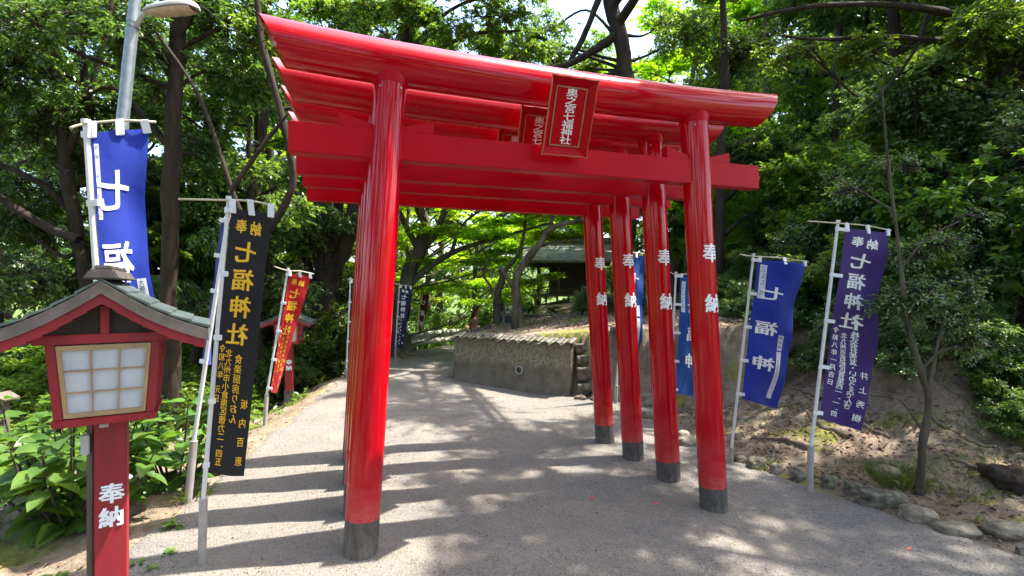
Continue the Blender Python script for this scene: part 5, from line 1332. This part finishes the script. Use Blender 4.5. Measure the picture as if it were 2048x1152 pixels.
def put_copy(root, x, y, s, rz, label, group, cat='tree', dz=0, sz=None, first=[set()]):
    if root.name not in first[0]: r = root; first[0].add(root.name)
    else:
        r = root.copy(); COL.objects.link(r)
        for ch in [c for c in COL.objects if c.parent == root]:
            c = ch.copy(); COL.objects.link(c); c.parent = r
    r.location = (x, y, gz(x, y)+dz); r.rotation_euler = (0, 0, rz); r.scale = (s, s, sz or s)
    r['label'] = label; r['category'] = cat; r['group'] = group
    return r
PR_ = [proto('evergreen_tree', 101, 11, .17), proto('evergreen_tree', 102, 12, .2, 19, 'leaf_mid', 2500), proto('evergreen_tree', 103, 9.5, .14, 14, 'leaf_dark', 2000, spread=1.9),
       proto('broadleaf_tree', 104, 10, .16, 15, 'leaf_mid', 2000, low=.4)]
PH_ = proto('canopy_tree', 106, 12.5, .2, 17, 'leaf_mid', 2150, 11, .10, .05, low=.60, spread=2.9)  # high crown shaped to dapple the path from outside the frame
PB_ = proto('broadleaf_tree', 107, 11, .17, 19, 'leaf_bright2', 2700, low=.2)
PM_ = proto('maple_tree', 105, 8.5, .15, 17, 'leaf_maple', 3300, 12, .085, .055, 'bark_maple', .28, True, 2.6)
groups = {'L': ('dark evergreen tree in the wood on the left beyond the banners', 'trees of the wood on the left'),
          'R': ('leafy tree on the high bank to the right behind the banners', 'trees on the right bank'),
          'F': ('tree in the distance beyond the bend of the path', 'trees beyond the bend of the path'),
          'C': ('tree whose crown arches high over the path', 'trees arching over the path')}
MARKS = [(-1e9, 'out of sight on the left'), (0, 'over the notice post'), (110, 'above the near lantern'), (165, 'behind the large blue banner'), (305, 'beside the straight dark trunk'), (420, 'behind the black banner'), (540, 'above the red banner'), (640, 'at the gnarled old trunk'), (720, 'behind the front left pillar'),
         (800, 'over the navy banner'), (880, 'above the seated person'), (960, 'above the plaster wall'), (1060, 'over the shrine hall'), (1180, 'behind the rear right pillars'), (1300, 'between the front right pillars'), (1450, 'above the deep blue banner'), (1600, 'behind the purple banner'), (1780, 'behind the small glossy tree'), (1900, 'beside the massive trunk'), (2048, 'out of sight on the right')]
def describe(what, tail, x, y):
    px = 1024+F*x/y if y > 1 else (-9e8 if x < 0 else 9e8); m_ = [t for a, t in MARKS if px >= a][-1]
    if y <= 1: return what+' standing behind the viewer, '+('left side' if x < 0 else 'right side')
    return what+' '+m_+', '+('close' if y < 9 else 'second rank' if y < 13 else 'third rank' if y < 19 else 'far back' if y < 30 else 'farthest rank')
spots = [('L', -7.6, 9.0, 2, .95), ('L', -5.2, 10.6, 0, .95), ('L', -9.4, 6.0, 1, .9), ('L', -11.8, 9.6, 0, 1.0), ('L', -6.6, 13.6, 1, 1.0), ('L', -10.0, 13.2, 3, 1.0), ('L', -13.6, 13.5, 2, 1.1), ('L', -8.2, 18, 0, 1.1), ('L', -13, 20, 1, 1.2), ('L', -17, 17, 0, 1.2),('L', -4.4, 8.6, 2, .7),
         ('R', 7.4, 9.8, 0, .85), ('R', 9.9, 8.8, 1, .85), ('R', 9.2, 12.6, 1, 1.0), ('R', 8.6, 11.6, 2, 1.1), ('R', 9.6, 15.8, 3, 1.1), ('R', 11.5, 14, 1, 1.1), ('R', 7.6, 18.4, 2, 1.0), ('R', 11.8, 5.2, 2, .9), ('R', 9.5, 19, 0, 1.2), ('R', 14.5, 11, 2, 1.1), ('R', 14, 17, 1, 1.2), ('R', 9.0, 22, 0, 1.15),
         ('F', -5.6, 23, 1, .9), ('F', 3.8, 24, 0, 1.0), ('F', -6, 26, 2, 1.2), ('F', 4.0, 27, 1, 1.2), ('F', -0.6, 29, 0, 1.25), ('F', -12, 28, 0, 1.3), ('F', 10, 27, 2, 1.3), ('F', -20, 26, 1, 1.3), ('F', 17, 25, 0, 1.3), ('F', -5, 36, 1, 1.5), ('F', 6, 37, 0, 1.5), ('F', -16, 38, 2, 1.6), ('F', 18, 37, 1, 1.5), ('F', -28, 32, 0, 1.6), ('F', 28, 30, 1, 1.6), ('F', -1, 44, 2, 1.7),
         ('C', 6.5, 3.2, 9, .86), ('C', 7.0, 6.6, 9, .82), ('C', 4.6, .4, 9, .95), ('C', 1.5, -2.5, 9, 1.0), ('C', -4.2, -.4, 9, 1.0), ('C', -5.9, 3.8, 9, .9), ('C', -1.5, -5, 9, 1.1), ('C', 8.5, 1.5, 3, .95), ('C', 5.5, -2.6, 0, .9), ('C', -5.5, -2.0, 1, .9), ('C', .5, -6.5, 2, .9), ('C', -2.5, -4.5, 0, .85), ('C', 2.6, -4.2, 2, .9), ('C', -7.5, 2.0, 3, .9), ('C', -4.5, -7, 1, 1.), ('C', 5, -8, 0, 1.), ('C', -8.5, -3, 2, 1.), ('C', 9.5, -4, 1, 1.)]  # C trees are unseen, added to shade the path and block sky
for i, (g, x, y, k, s) in enumerate(spots):
    lb, gr = groups[g]; sz_ = s*rng.uniform(.94, 1.06)
    put_copy(PH_ if k == 9 else PB_ if (g == 'F' and i % 3) or (g == 'R' and i % 4) else PR_[k], x, y, sz_, rng.uniform(0, 6.28), describe(['dense dark evergreen tree', 'tall full leaved tree', 'narrow dark evergreen tree', 'open broad leaved tree'][k] if k < 9 else 'high crowned tree', lb, x, y), gr)
for i, (x, y, s) in enumerate([(-4.4, 16.2, .8), (-2.9, 13.9, .7), (-5.4, 13.0, .8), (3.6, 15.5, .85), (-1.2, 17.6, .75), (.9, 18.4, .7), (-3.2, 19.5, .9), (2.6, 17.6, .8), (-7.5, 21.5, .9), (.2, 23.5, 1.0), (4.4, 12.6, .8)]):
    put_copy(PM_, x, y, s, rng.uniform(0, 6.28), describe('bright green maple', '', x, y), 'maples past the wall')
# --- understorey shrubs
def shrub_proto(name, seed, leaf, L, W, ntw=420, lpt=12, h=1.0, layered=False, flat=.6, n=7, k_=1.0):
    rs = np.random.RandomState(seed); bl = []
    for k in range(n):
        a = k*2.4; rd = .38*k_*rs.uniform(.3, 1.1); bl.append((math.cos(a)*rd, math.sin(a)*rd, h*rs.uniform(.2, .9), .34*k_, .34*k_, .28*k_, 1))
    st = []
    for b in bl: st.append([(rs.normal()*.04, rs.normal()*.04, -.06, .014), (b[0]*.5, b[1]*.5, b[2]*.5, .010), (b[0], b[1], b[2], .005)])
    root = empty(name, (0, -200, 0), 'x y z w', 'shrub')
    link('stems', wood_mesh('stems', st, seed, 6, 4), root, [M['twig']], True)
    link('foliage', foliage_mesh('foliage', bl, ntw, lpt, L, W, seed, flat=flat, droop=.2, twig_r=.003, layered=layered), root, [M[leaf], M['twig']])
    return root
SH = [shrub_proto('evergreen_shrub', 201, 'leaf_gloss', .05, .026, 460), shrub_proto('evergreen_shrub', 202, 'leaf_mid', .07, .032, 330), shrub_proto('fern_shrub', 203, 'leaf_fern', .075, .018, 420, 14, .6, True, .2), shrub_proto('leafy_shrub', 204, 'leaf_bright', .07, .04, 360, 12), shrub_proto('dark_shrub', 205, 'leaf_dark', .07, .034, 420, 12, 1.1)]
SH += [shrub_proto('tall_bush', 206, 'leaf_mid', .085, .042, 1300, 12, 2.5, n=14, k_=2.1), shrub_proto('tall_bush', 207, 'leaf_bright2', .075, .038, 1300, 12, 2.3, n=14, k_=2.0), shrub_proto('tall_bush', 208, 'leaf_gloss', .07, .034, 1500, 12, 2.6, n=14, k_=2.0)]
sg = {'bank': ('glossy shrub growing along the crest of the bank', 'shrubs along the bank crest'), 'slope': ('low plant growing on the bare slope of the bank', 'plants on the slope'),
      'left': ('dark shrub in the undergrowth on the left of the path', 'shrubs left of the path'), 'sun': ('sunlit shrub on the low ground far beyond the lantern', 'sunlit shrubs beyond the lantern'),
      'far': ('shrub lining the far side of the guard rail', 'shrubs behind the guard rail'), 'terr': ('low shrub on the terrace by the shrine hall', 'shrubs by the shrine hall')}
def sc_(kind, k, x, y, s, dz=0, sz=None):
    rz = rng.uniform(0, 6.28)
    if y > 1 and not (-140 < 1024+F*x/y < 2190): return
    lb, gr = sg[kind]; lb = describe((['glossy shrub', 'mid green shrub', 'pale fern like plant', 'bright leafy shrub', 'dark shrub', 'tall mid green bush', 'tall light green bush', 'tall glossy dark bush'][k] if s > .5 else ['small glossy plant', 'small green plant', 'small pale fern', 'small bright plant', 'small dark plant'][k])+{'bank': ' on the bank crest', 'slope': ' on the slope', 'left': ' in the undergrowth', 'sun': ' on the sunlit low ground', 'far': ' past the guard rail', 'terr': ' on the terrace'}[kind], lb, x, y).replace('above the', 'near the').replace('over the', 'near the').rsplit(',', 1)[0]; put_copy(SH[k], x, y, s, rz, lb, gr, 'shrub', dz, sz)
# bank crest: placed by distance beyond the stone border
def on_bank(x_over_y, d_target, y0=3.0):
    best = None
    for yy in np.arange(y0, 16, .08):
        d = float(seg_dist(np.array([x_over_y*yy]), np.array([yy]), BX)[0])
        if d >= d_target: return x_over_y*yy, yy
    return x_over_y*16, 16
for i in range(66):
    t = .27+.80*(i/65)+rng.uniform(-.012, .012); dd = rng.choice([2.2, 2.5, 2.9, 3.4, 4.3]) if t < .68 else rng.choice([4.2, 5.0, 5.8, 6.8])
    x, y = on_bank(t, dd); sc_('bank', rng.choice([0, 0, 1, 2, 3, 4]), x, y, rng.uniform(.55, 1.0))
for i in range(30):
    t = .30+.72*rng.random(); dd = rng.uniform(1.9, 2.9) if t < .66 else rng.uniform(2.2, 4.0)
    x, y = on_bank(t, dd); sc_('slope', rng.choice([0, 2, 1, 0]), x, y, rng.uniform(.18, .42))
for i in range(46):
    t = .30+.40*rng.random(); x, y = on_bank(t, rng.uniform(1.5, 2.6)); sc_('slope', rng.choice([0, 2, 1, 2, 4]), x, y, rng.uniform(.38, .68), -.05)
for (x, y, k, s) in [(-3.6, 9.6, 4, .9), (-3.9, 8.9, 4, .8), (-4.5, 8.2, 4, 1.0), (-3.4, 10.6, 1, .8), (-4.6, 9.8, 4, 1.2), (-5.2, 7.6, 1, .9), (-3.5, 11.6, 4, .9), (-4.2, 11.2, 4, 1.3), (-5.6, 9.0, 4, 1.1), (-4.1, 7.4, 1, .55), (-4.9, 6.8, 4, .7), (-3.6, 8.7, 4, .5), (-5.0, 11.5, 4, 1.4), (-3.9, 12.8, 4, 1.2), (-6.2, 8.0, 4, 1.0), (-6.6, 6.8, 1, .7)]:
    sc_('left', k, x, y, s)
for i in range(40): sc_('sun', 3 if i % 4 else 1, rng.uniform(-14, -4.6), rng.uniform(9, 17), rng.uniform(1.0, 1.7))
for i in range(12): sc_('sun', 3, rng.uniform(-7.5, -4.0), rng.uniform(5.2, 8.5), rng.uniform(.6, .9))
for i in range(18): sc_('far', rng.choice([4, 4, 1, 3]), -4.2+5.4*i/17+rng.uniform(-.2, .2), 14.6+2.2*i/17+rng.uniform(-.3, .8), rng.uniform(.9, 1.5))
for i in range(14): x = rng.uniform(-.1, 2.6); sc_('terr', rng.choice([0, 2, 1]), x, rng.uniform(9.6, 13.0) if x > .8 else rng.uniform(11.8, 12.6), rng.uniform(.25, .5))
for (x, y, k, s) in [(2.9, 13.6, 1, 1.1), (2.6, 12.0, 1, 1.0), (1.8, 10.2, 0, .7), (2.3, 9.2, 0, .6), (2.9, 10.6, 1, .9)]: sc_('terr', k, x, y, s)

for i in range(70):
    t = .66+.38*rng.random(); x, y = on_bank(t, rng.uniform(1.7, 3.2)); sc_('slope', rng.choice([0, 0, 1, 2, 4]), x, y, rng.uniform(.3, .65), -.04)
for i in range(40):   # taller bushes filling the wood between the trunks
    t = .30+.85*((i+.5)/40)+rng.uniform(-.015, .015); x, y = on_bank(t, rng.choice([3.6, 4.6, 5.8, 7.5])); sc_('bank', rng.choice([5, 6, 7]), x, y, rng.uniform(.75, 1.15))
for i in range(34):
    t = -1.05+.72*((i+.5)/34); y = rng.uniform(9.5, 17); sc_('left', rng.choice([5, 6, 7, 7]), t*y, y, rng.uniform(.7, 1.1))
# windmill palm behind the lantern
def palm(x, y, zc, s, label):
    g = gz(x, y); rt = empty('fan_palm', (x, y, g), label, 'palm'); h = zc-g
    link('trunk', wood_mesh('trunk', [[(0, 0, -.1, .10*s), (.03, 0, h*.5, .085*s), (0, .02, h, .09*s)]], 3, 10, 6), rt, [M['bark_dark']], True)
    rs = np.random.RandomState(7); V = []; T = []; n = 0
    for f in range(26):
        a = f*2.4; el = rs.uniform(-.7, 1.1); dr = np.array([math.cos(a)*math.cos(el), math.sin(a)*math.cos(el), math.sin(el)]); hub = np.array([0, 0, h])+dr*rs.uniform(.4, .65)*s
        sdv = np.cross(dr, [0, 0, 1.]); sdv /= np.linalg.norm(sdv); nv = np.cross(sdv, dr)
        pw = .008; b0 = np.array([0, 0, h]); V += [b0+sdv*pw, b0-sdv*pw, hub]; T.append((n, n+1, n+2)); n += 3
        for q in np.linspace(-1.9, 1.9, 26):
            ax = dr*math.cos(q)+sdv*math.sin(q); L_ = .55*s*rs.uniform(.85, 1.05); sw = np.cross(ax, nv)*.014*s
            e = hub+ax*L_-np.array([0, 0, .16*s])*(1+.4*abs(q)); m_ = hub+ax*L_*.55
            V += [hub, m_+sw, e, m_-sw]; T += [(n, n+1, n+2), (n, n+2, n+3)]; n += 4
    link('fronds', np_mesh('fronds', np.array(V), np.array(T)), rt, [M['leaf_dark']])
palm(P(392, 500, 9.2)[0], 9.2, P(0, 440, 9.2)[2], 1.1, 'dark fan palm with drooping fronds behind the black banner')
palm(P(300, 520, 8.4)[0], 8.4, P(0, 520, 8.4)[2], 1.0, 'dark fan palm between the large blue banner and the straight trunk')

# ---------------------------------------------------------------- hydrangea beside the near lantern: large veined leaves
def big_leaf_mesh(name, bases, axes, normals, L, W, seed=0):
    nr, ncq = 8, 5; t = np.linspace(0, 1, nr); s = np.linspace(-1, 1, ncq)
    wprof = (np.sin(np.pi*t**.78)**.85)*(1-.15*t); wprof[0] = .06; wprof[-1] = .0
    n = len(bases); S = np.cross(axes, normals); S = unit(S); Nn = np.cross(S, axes)
    rs = np.random.RandomState(seed); curl = rs.uniform(.15, .45, n); cup = rs.uniform(.05, .25, n)
    V = np.zeros((n, nr, ncq, 3))
    for a in range(nr):
        for b in range(ncq):
            ed = .06*math.sin(a*2.6)*(abs(s[b]) == 1)
            V[:, a, b] = bases+axes*(L*t[a])[:, None]+S*(W*.5*wprof[a]*s[b]*(1+ed))[:, None]+Nn*(L*(-curl*t[a]**2)+W*cup*abs(s[b])*wprof[a]+W*.03*((a % 2)*2-1)*(abs(s[b]) == .5))[:, None]
    V = V.reshape(-1, 3); i, j = np.meshgrid(np.arange(ncq-1), np.arange(nr-1)); a = (j*ncq+i).ravel(); Q = np.stack([a, a+1, a+ncq+1, a+ncq], -1)
    Fq = (Q[None]+(np.arange(n)*nr*ncq)[:, None, None]).reshape(-1, 4)
    return np_mesh(name, V, Fq)
M['leaf_hyd'] = m_leaf('hydrangea_leaf', (.045, .12, .02), (.10, .20, .035), .32, .36)
def hydrangea(label, cx, cy, rx, ry, h, nst, seed, Ls=.13, z0=0):
    rs = np.random.RandomState(seed); g = gz(cx, cy); rt = empty('hydrangea', (cx, cy, g), label, 'bush', 'hydrangeas')
    st = []; B = []; A = []; Nn = []; L = []
    for k in range(nst):
        a = rs.uniform(0, 6.28); rr = math.sqrt(rs.rand()); e = np.array([math.cos(a)*rx*rr, math.sin(a)*ry*rr, h*(1-.45*rr*rr)*rs.uniform(.72, 1.05)])
        s0 = np.array([e[0]*.25, e[1]*.25, -.05]); m_ = (s0+e)/2+[e[0]*.15, e[1]*.15, .05]
        st.append([(*s0, .009), (*m_, .007), (*e, .004)])
        path = smooth_path(np.array([s0, m_, e]), 5)
        for q in range(6):
            t = 1-q*.16; p = path[int(t*(len(path)-1))]; d0 = q*1.57+rs.uniform(0, .4)
            for sgn in (0, math.pi):
                if q == 0 and False: continue
                dr = np.array([math.cos(d0+sgn), math.sin(d0+sgn), .25 if q < 2 else -.05]); out = np.array([e[0], e[1], 0])*.6
                ax = dr+out*.5; ax /= np.linalg.norm(ax); B.append(p+ax*.03); A.append(ax); nn = np.array([0, 0, 1.])+rs.normal(size=3)*.28+out*.3; Nn.append(nn/np.linalg.norm(nn)); L.append(Ls*rs.uniform(.6, 1.15)*(.7 if q == 0 else 1))
    link('stems', wood_mesh('stems', st, seed, 6, 4), rt, [M['twig']], True)
    L = np.array(L); link('foliage', big_leaf_mesh('foliage', np.array(B), np.array(A), np.array(Nn), L, L*.70, seed), rt, [M['leaf_hyd']], True)
hydrangea('large leafy hydrangea bush behind and left of the near lantern post', -3.02, 3.5, .66, .42, .88, 25, 5, .19)
hydrangea('smaller hydrangea bush right of the lantern box under the straight trunk', -2.75, 4.15, .46, .42, .80, 16, 6, .17)
hydrangea('hydrangea clump at the left shoulder beyond the lantern', -3.6, 4.0, .55, .5, .85, 16, 8, .17)

# ---------------------------------------------------------------- grass, litter, pebbles, roots
def scatter(n, fx, fy, cond, seed):
    rs = np.random.RandomState(seed); x = fx[0]+(fx[1]-fx[0])*rs.rand(n); y = fy[0]+(fy[1]-fy[0])*rs.rand(n); m_ = cond(x, y); return x[m_], y[m_]
dR_ = lambda x, y: seg_dist(x, y, BX); dL_ = lambda x, y: -seg_dist(x, y, LEFT)
def flat_leaves(name, x, y, L, mat, seed, lift=.006, stand=.35):
    rs = np.random.RandomState(seed); n = len(x); z = ground_z(x, y)+lift; a = rs.uniform(0, 6.28, n)
    A = unit(np.stack([np.cos(a), np.sin(a), rs.normal(size=n)*.2], 1)); Nn = unit(np.stack([rs.normal(size=n)*stand, rs.normal(size=n)*stand, np.ones(n)], 1))
    Ls = L*rs.uniform(.5, 1.3, n); V, T = leaf_arrays(np.stack([x, y, z], 1), A, Nn, Ls, Ls*.5); return link(name, np_mesh(name, V, T), None, [mat])
x, y = scatter(60000, (.5, 9), (2.5, 12), lambda x, y: (dR_(x, y) > .1) & (dR_(x, y) < 5) & (vnoise(x, y, 1.4, 71) > -.35), 1)
tag(flat_leaves('leaf_litter', x, y, .045, M['litter'], 2), 'brown fallen leaves strewn over the bank', 'leaf litter', kind='stuff')
x, y = scatter(5200, (-1, 3), (8, 13), lambda x, y: (x > -.8+(y-8.6)*.26) & (y > 8.2+.6*(.9-x)), 15)
tag(flat_leaves('leaf_litter', x, y, .05, M['litter'], 16), 'brown fallen leaves on the terrace behind the plaster wall', 'leaf litter', kind='stuff')
x, y = scatter(9000, (-9, -1.8), (1.5, 13), lambda x, y: (dL_(x, y) > -.05) & (dL_(x, y) < 4), 3)
tag(flat_leaves('leaf_litter', x, y, .045, M['litter'], 4), 'brown fallen leaves under the trees left of the path', 'leaf litter', kind='stuff')
x, y = scatter(1100, (-2.8, 3.5), (2, 12), lambda x, y: (dR_(x, y) < -.05) & (dL_(x, y) < -.0), 5)
tag(flat_leaves('leaf_litter', x, y, .022, M['scrap'], 6, .016, .2), 'few tiny dry leaf scraps on the gravel path', 'leaf litter', kind='stuff')
for px, py, lb in ((1180, 1001, 'small red fallen leaf on the gravel, nearer the path middle'), (1307, 1008, 'small red fallen leaf standing upright on the gravel near the right pillars'), (1813, 1078, 'small red fallen leaf on the gravel below the edging stones')):
    Y = 1.62*F/(py-576); p = P(px, py, Y); g = gz(p[0], p[1])+.02
    V, T = leaf_arrays(np.zeros((1, 3)), np.array([[1., 0, .2]]), np.array([[0, -.5, .8]]), np.array([.036]), np.array([.024])); o = link('fallen_leaf', np_mesh('fallen_leaf', V, T), None, [M['red_leaf']]); o.location = (p[0], p[1], g)
    tag(o, lb, 'leaf', 'red fallen leaves')
# pebbles
def pebbles(name, x, y, s, mat, seed, label):
    rs = np.random.RandomState(seed); n = len(x); z = ground_z(x, y)+.012
    oc = np.array([(1, 0, 0), (-1, 0, 0), (0, 1, 0), (0, -1, 0), (0, 0, 1), (0, 0, -1)], float); ft = np.array([(0, 2, 4), (2, 1, 4), (1, 3, 4), (3, 0, 4), (2, 0, 5), (1, 2, 5), (3, 1, 5), (0, 3, 5)])
    sc3 = s*rs.uniform(.4, 1.6, (n, 1, 1))*np.array([1, .8, .55])*rs.uniform(.7, 1.3, (n, 6, 1)); a = rs.uniform(0, 6.28, n); c, s_ = np.cos(a), np.sin(a)
    V = oc[None]*sc3; X = V[..., 0]*c[:, None]-V[..., 1]*s_[:, None]; Yv = V[..., 0]*s_[:, None]+V[..., 1]*c[:, None]; V = np.stack([X+x[:, None], Yv+y[:, None], V[..., 2]+z[:, None]], -1).reshape(-1, 3)
    T = (ft[None]+(np.arange(n)*6)[:, None, None]).reshape(-1, 3); return tag(link(name, np_mesh(name, V, T), None, [mat], True), label, 'pebbles', kind='stuff')
x, y = scatter(30000, (-2.9, 3.6), (1.6, 7), lambda x, y: (dR_(x, y) < .05) & (dL_(x, y) < .3), 9)
pebbles('gravel', x, y, .0055, M['stone_pale'], 10, 'fine loose grit over the path')
x, y = scatter(2500, (1.2, 8), (2.5, 9), lambda x, y: (dR_(x, y) > -.15) & (dR_(x, y) < 2.5), 11)
pebbles('gravel', x, y, .012, M['stone_pale'], 12, 'small loose stones on the slope')
# grass tufts
def tuft(name, label, px, py, Y, n, h, r, seed, group=None, kind=None):
    rs = np.random.RandomState(seed); p = P(px, py, Y); g = gz(p[0], p[1]); a = rs.uniform(0, 6.28, n); rr = r*np.sqrt(rs.rand(n)); b = np.stack([np.cos(a)*rr, np.sin(a)*rr, ground_z(p[0]+np.cos(a)*rr, p[1]+np.sin(a)*rr)-g], 1)
    d = unit(np.stack([np.cos(a)*.5, np.sin(a)*.5, np.ones(n)], 1)+rs.normal(size=(n, 3))*.3); hh = h*rs.uniform(.5, 1.2, n)[:, None]; w_ = unit(np.cross(d, [0, 1., 0.3]))*.0028
    m_ = b+d*hh*.55; e = b+d*hh+np.stack([np.cos(a), np.sin(a), -np.ones(n)*.8], 1)*hh*.28
    V = np.stack([b-w_, b+w_, m_+w_, m_-w_, e], 1).reshape(-1, 3); i = np.arange(n)[:, None]*5
    o = link(name, np_mesh(name, V, [i+[[0, 1, 2, 3]], i+[[3, 2, 4]]]), None, [M['grass']]); o.location = (p[0], p[1], g); return tag(o, label, 'grass', group, kind)
tuft('grass_tuft', 'thick grass tuft on the mossy mound beside the small tree', 1790, 975, 4.22, 520, .13, .20, 1)
tuft('grass_tuft', 'wide thin grass patch running right of the small tree foot', 1900, 990, 4.1, 420, .07, .36, 2)
tuft('grass_tuft', 'small grass tuft at the foot of the second left banner pole', 392, 990, 3.75, 90, .14, .08, 3)
tuft('grass_tuft', 'grass tuft hugging the chunky mossy edging stone', 1530, 950, 4.72, 160, .07, .13, 4)
tuft('grass_tuft', 'grass strip above the stump on the right slope', 1985, 965, 4.4, 260, .07, .35, 5)
tuft('grass_tuft', 'sparse grass by the foot of the distant lantern', 585, 818, 7.9, 120, .10, .2, 6)
tuft('grass_tuft', 'grass patch on the mossy slope behind the deep blue banner', 1560, 830, 5.6, 200, .06, .35, 7)
# seedlings
for i, (px, py, Y, s, lb) in enumerate([(355, 1040, 3.3, .09, 'bright green seedling between the two left banner poles'), (335, 1092, 2.95, .05, 'tiny seedling in the gravel left of the black banner pole'), (310, 1120, 2.8, .05, 'tiny seedling near the lower left edge of the gravel'), (110, 1140, 2.75, .07, 'low seedling left of the near lantern post'), (275, 1112, 2.85, .04, 'very small sprout right of the near lantern post'),
                                        (1960, 1070, 3.6, .05, 'pale green seedling between the last two edging stones')]):
    p = P(px, py, Y); rs = np.random.RandomState(i); n = 9; a = rs.uniform(0, 6.28, n); A = unit(np.stack([np.cos(a), np.sin(a), rs.uniform(.2, .9, n)], 1)); g = gz(p[0], p[1])
    L = np.full(n, s)*rs.uniform(.6, 1.1, n); me = big_leaf_mesh('seedling', A*.01+[0, 0, .015], A, unit(np.stack([-A[:, 0]*.4, -A[:, 1]*.4, np.ones(n)], 1)), L, L*.5, i)
    o = link('seedling', me, None, [M['leaf_bright']], True); o.location = (p[0], p[1], g); tag(o, lb, 'seedling', 'seedlings in the gravel')
# roots creeping over the slope: each a root of its own
def ground_root(pts, r, label):
    q = smooth_path(np.array(pts, float), 8); z = ground_z(q[:, 0], q[:, 1])
    o0 = np.array([q[0, 0], q[0, 1], z[0]]); t = np.linspace(0, 1, len(q)); rr = r*(1-.65*t)*(1+.15*np.sin(t*17)); path = np.stack([q[:, 0], q[:, 1], z+rr*.25], 1)-o0
    V, Fq = tube_np(path, rr, 8); o = link('surface_root', np_mesh('surface_root', V, Fq), None, [M['root']], True); o.location = tuple(o0)
    return tag(o, label, 'root', 'roots creeping over the ground')
def gp(px, py, it=6):
    """where the ray through a pixel meets the ground"""
    for Y in np.arange(2.5, 30, .04):
        p = P(px, py, Y)
        if p[2] < gz(p[0], p[1]): return p[0], p[1]
    return p[0], p[1]
rr_ = random.Random(12); rl_ = 'pale tree root creeping down the bare slope'
RT = [((1600, 810), (1540, 815), (1480, 838), (1430, 850)), ((1640, 800), (1560, 770), (1510, 740)), ((1700, 880), (1640, 850), (1600, 810)), ((1760, 900), (1800, 860), (1840, 800)), ((2040, 850), (1960, 830), (1900, 790), (1850, 740)), ((2040, 900), (1950, 890), (1880, 850)), ((1790, 880), (1720, 850), (1680, 800)),
      ((1990, 790), (1960, 740), (1950, 700)), ((1420, 760), (1390, 720), (1370, 690)), ((1740, 850), (1700, 810), (1690, 770)), ((2046, 960), (1960, 940), (1900, 925)), ((1620, 900), (1560, 880), (1500, 882)), ((1340, 745), (1365, 780), (1400, 800)), ((1900, 860), (1850, 830), (1800, 815))]
for i, pts in enumerate(RT):
    ground_root([gp(*p) for p in pts], rr_.uniform(.018, .035), rl_)
mx, my = P(797, 706, 12)[:2]
for i, (dx, dy) in enumerate([(.95, -.25), (.75, -.65), (.35, -.95), (1.1, .15), (-.3, -.9)]):
    ground_root([(mx+dx*.15, my+dy*.15), (mx+dx*.45, my+dy*.45+.05), (mx+dx*.75-.04, my+dy*.7), (mx+dx*1.05, my+dy*.95)], .09-.008*i, 'thick root spreading from the foot of the far maple')
# far woodland that reads as one mass
rs = np.random.RandomState(55); bl = []
for k in range(150):
    a = rs.uniform(-1.15, 1.15); d_ = rs.uniform(46, 62); x, y = d_*math.sin(a), d_*math.cos(a); z = gz(x, y); bl.append((x, y, z+rs.uniform(0, 15), 4, 4, 3.2, 1))
me = foliage_mesh('far_woodland', bl, 6000, 12, .55, .32, 9, twigs=False, spread=3); o = link('far_woodland', me, None, [M['leaf_mid'], M['twig']]); tag(o, 'far mass of green woodland closing the view', 'woodland', kind='stuff')
# ground cover along the left shoulder
x, y = scatter(5200, (-6, -2.4), (4.5, 14), lambda x, y: (dL_(x, y) > .25) & (dL_(x, y) < 3) & (vnoise(x, y, 2.2, 81) > -.1), 21)
rs = np.random.RandomState(5); n = len(x); a = rs.uniform(0, 6.28, n); A = unit(np.stack([np.cos(a), np.sin(a), rs.uniform(.1, .9, n)], 1)); Nn = unit(np.stack([rs.normal(size=n)*.4, rs.normal(size=n)*.4, np.ones(n)], 1)); Ls = rs.uniform(.05, .11, n)
V, T = leaf_arrays(np.stack([x, y, ground_z(x, y)+rs.uniform(.01, .12, n)], 1), A, Nn, Ls, Ls*.5); tag(link('ground_cover', np_mesh('ground_cover', V, T), None, [M['leaf_mid']]), 'green ground cover along the left shoulder of the path', 'ground cover', kind='stuff')

# disambiguate labels that look-alikes share: tell them apart by their order across the view
bpy.context.view_layer.update()
seen = {}
for o in COL.objects:
    if o.parent is None and o.get('label') and o.get('category'): seen.setdefault(o['label'], []).append(o)
ORD = 'first second third fourth fifth sixth seventh eighth ninth tenth eleventh twelfth thirteenth fourteenth fifteenth sixteenth'.split()
for lb, os_ in seen.items():
    if len(os_) < 2 or len(os_) > 16: continue
    os_.sort(key=lambda o: o.location.x/max(o.location.y, .5))
    for q, o in enumerate(os_):
        t = lb+(', %s from left' % ORD[q])
        if len(t.split()) <= 16: o['label'] = t
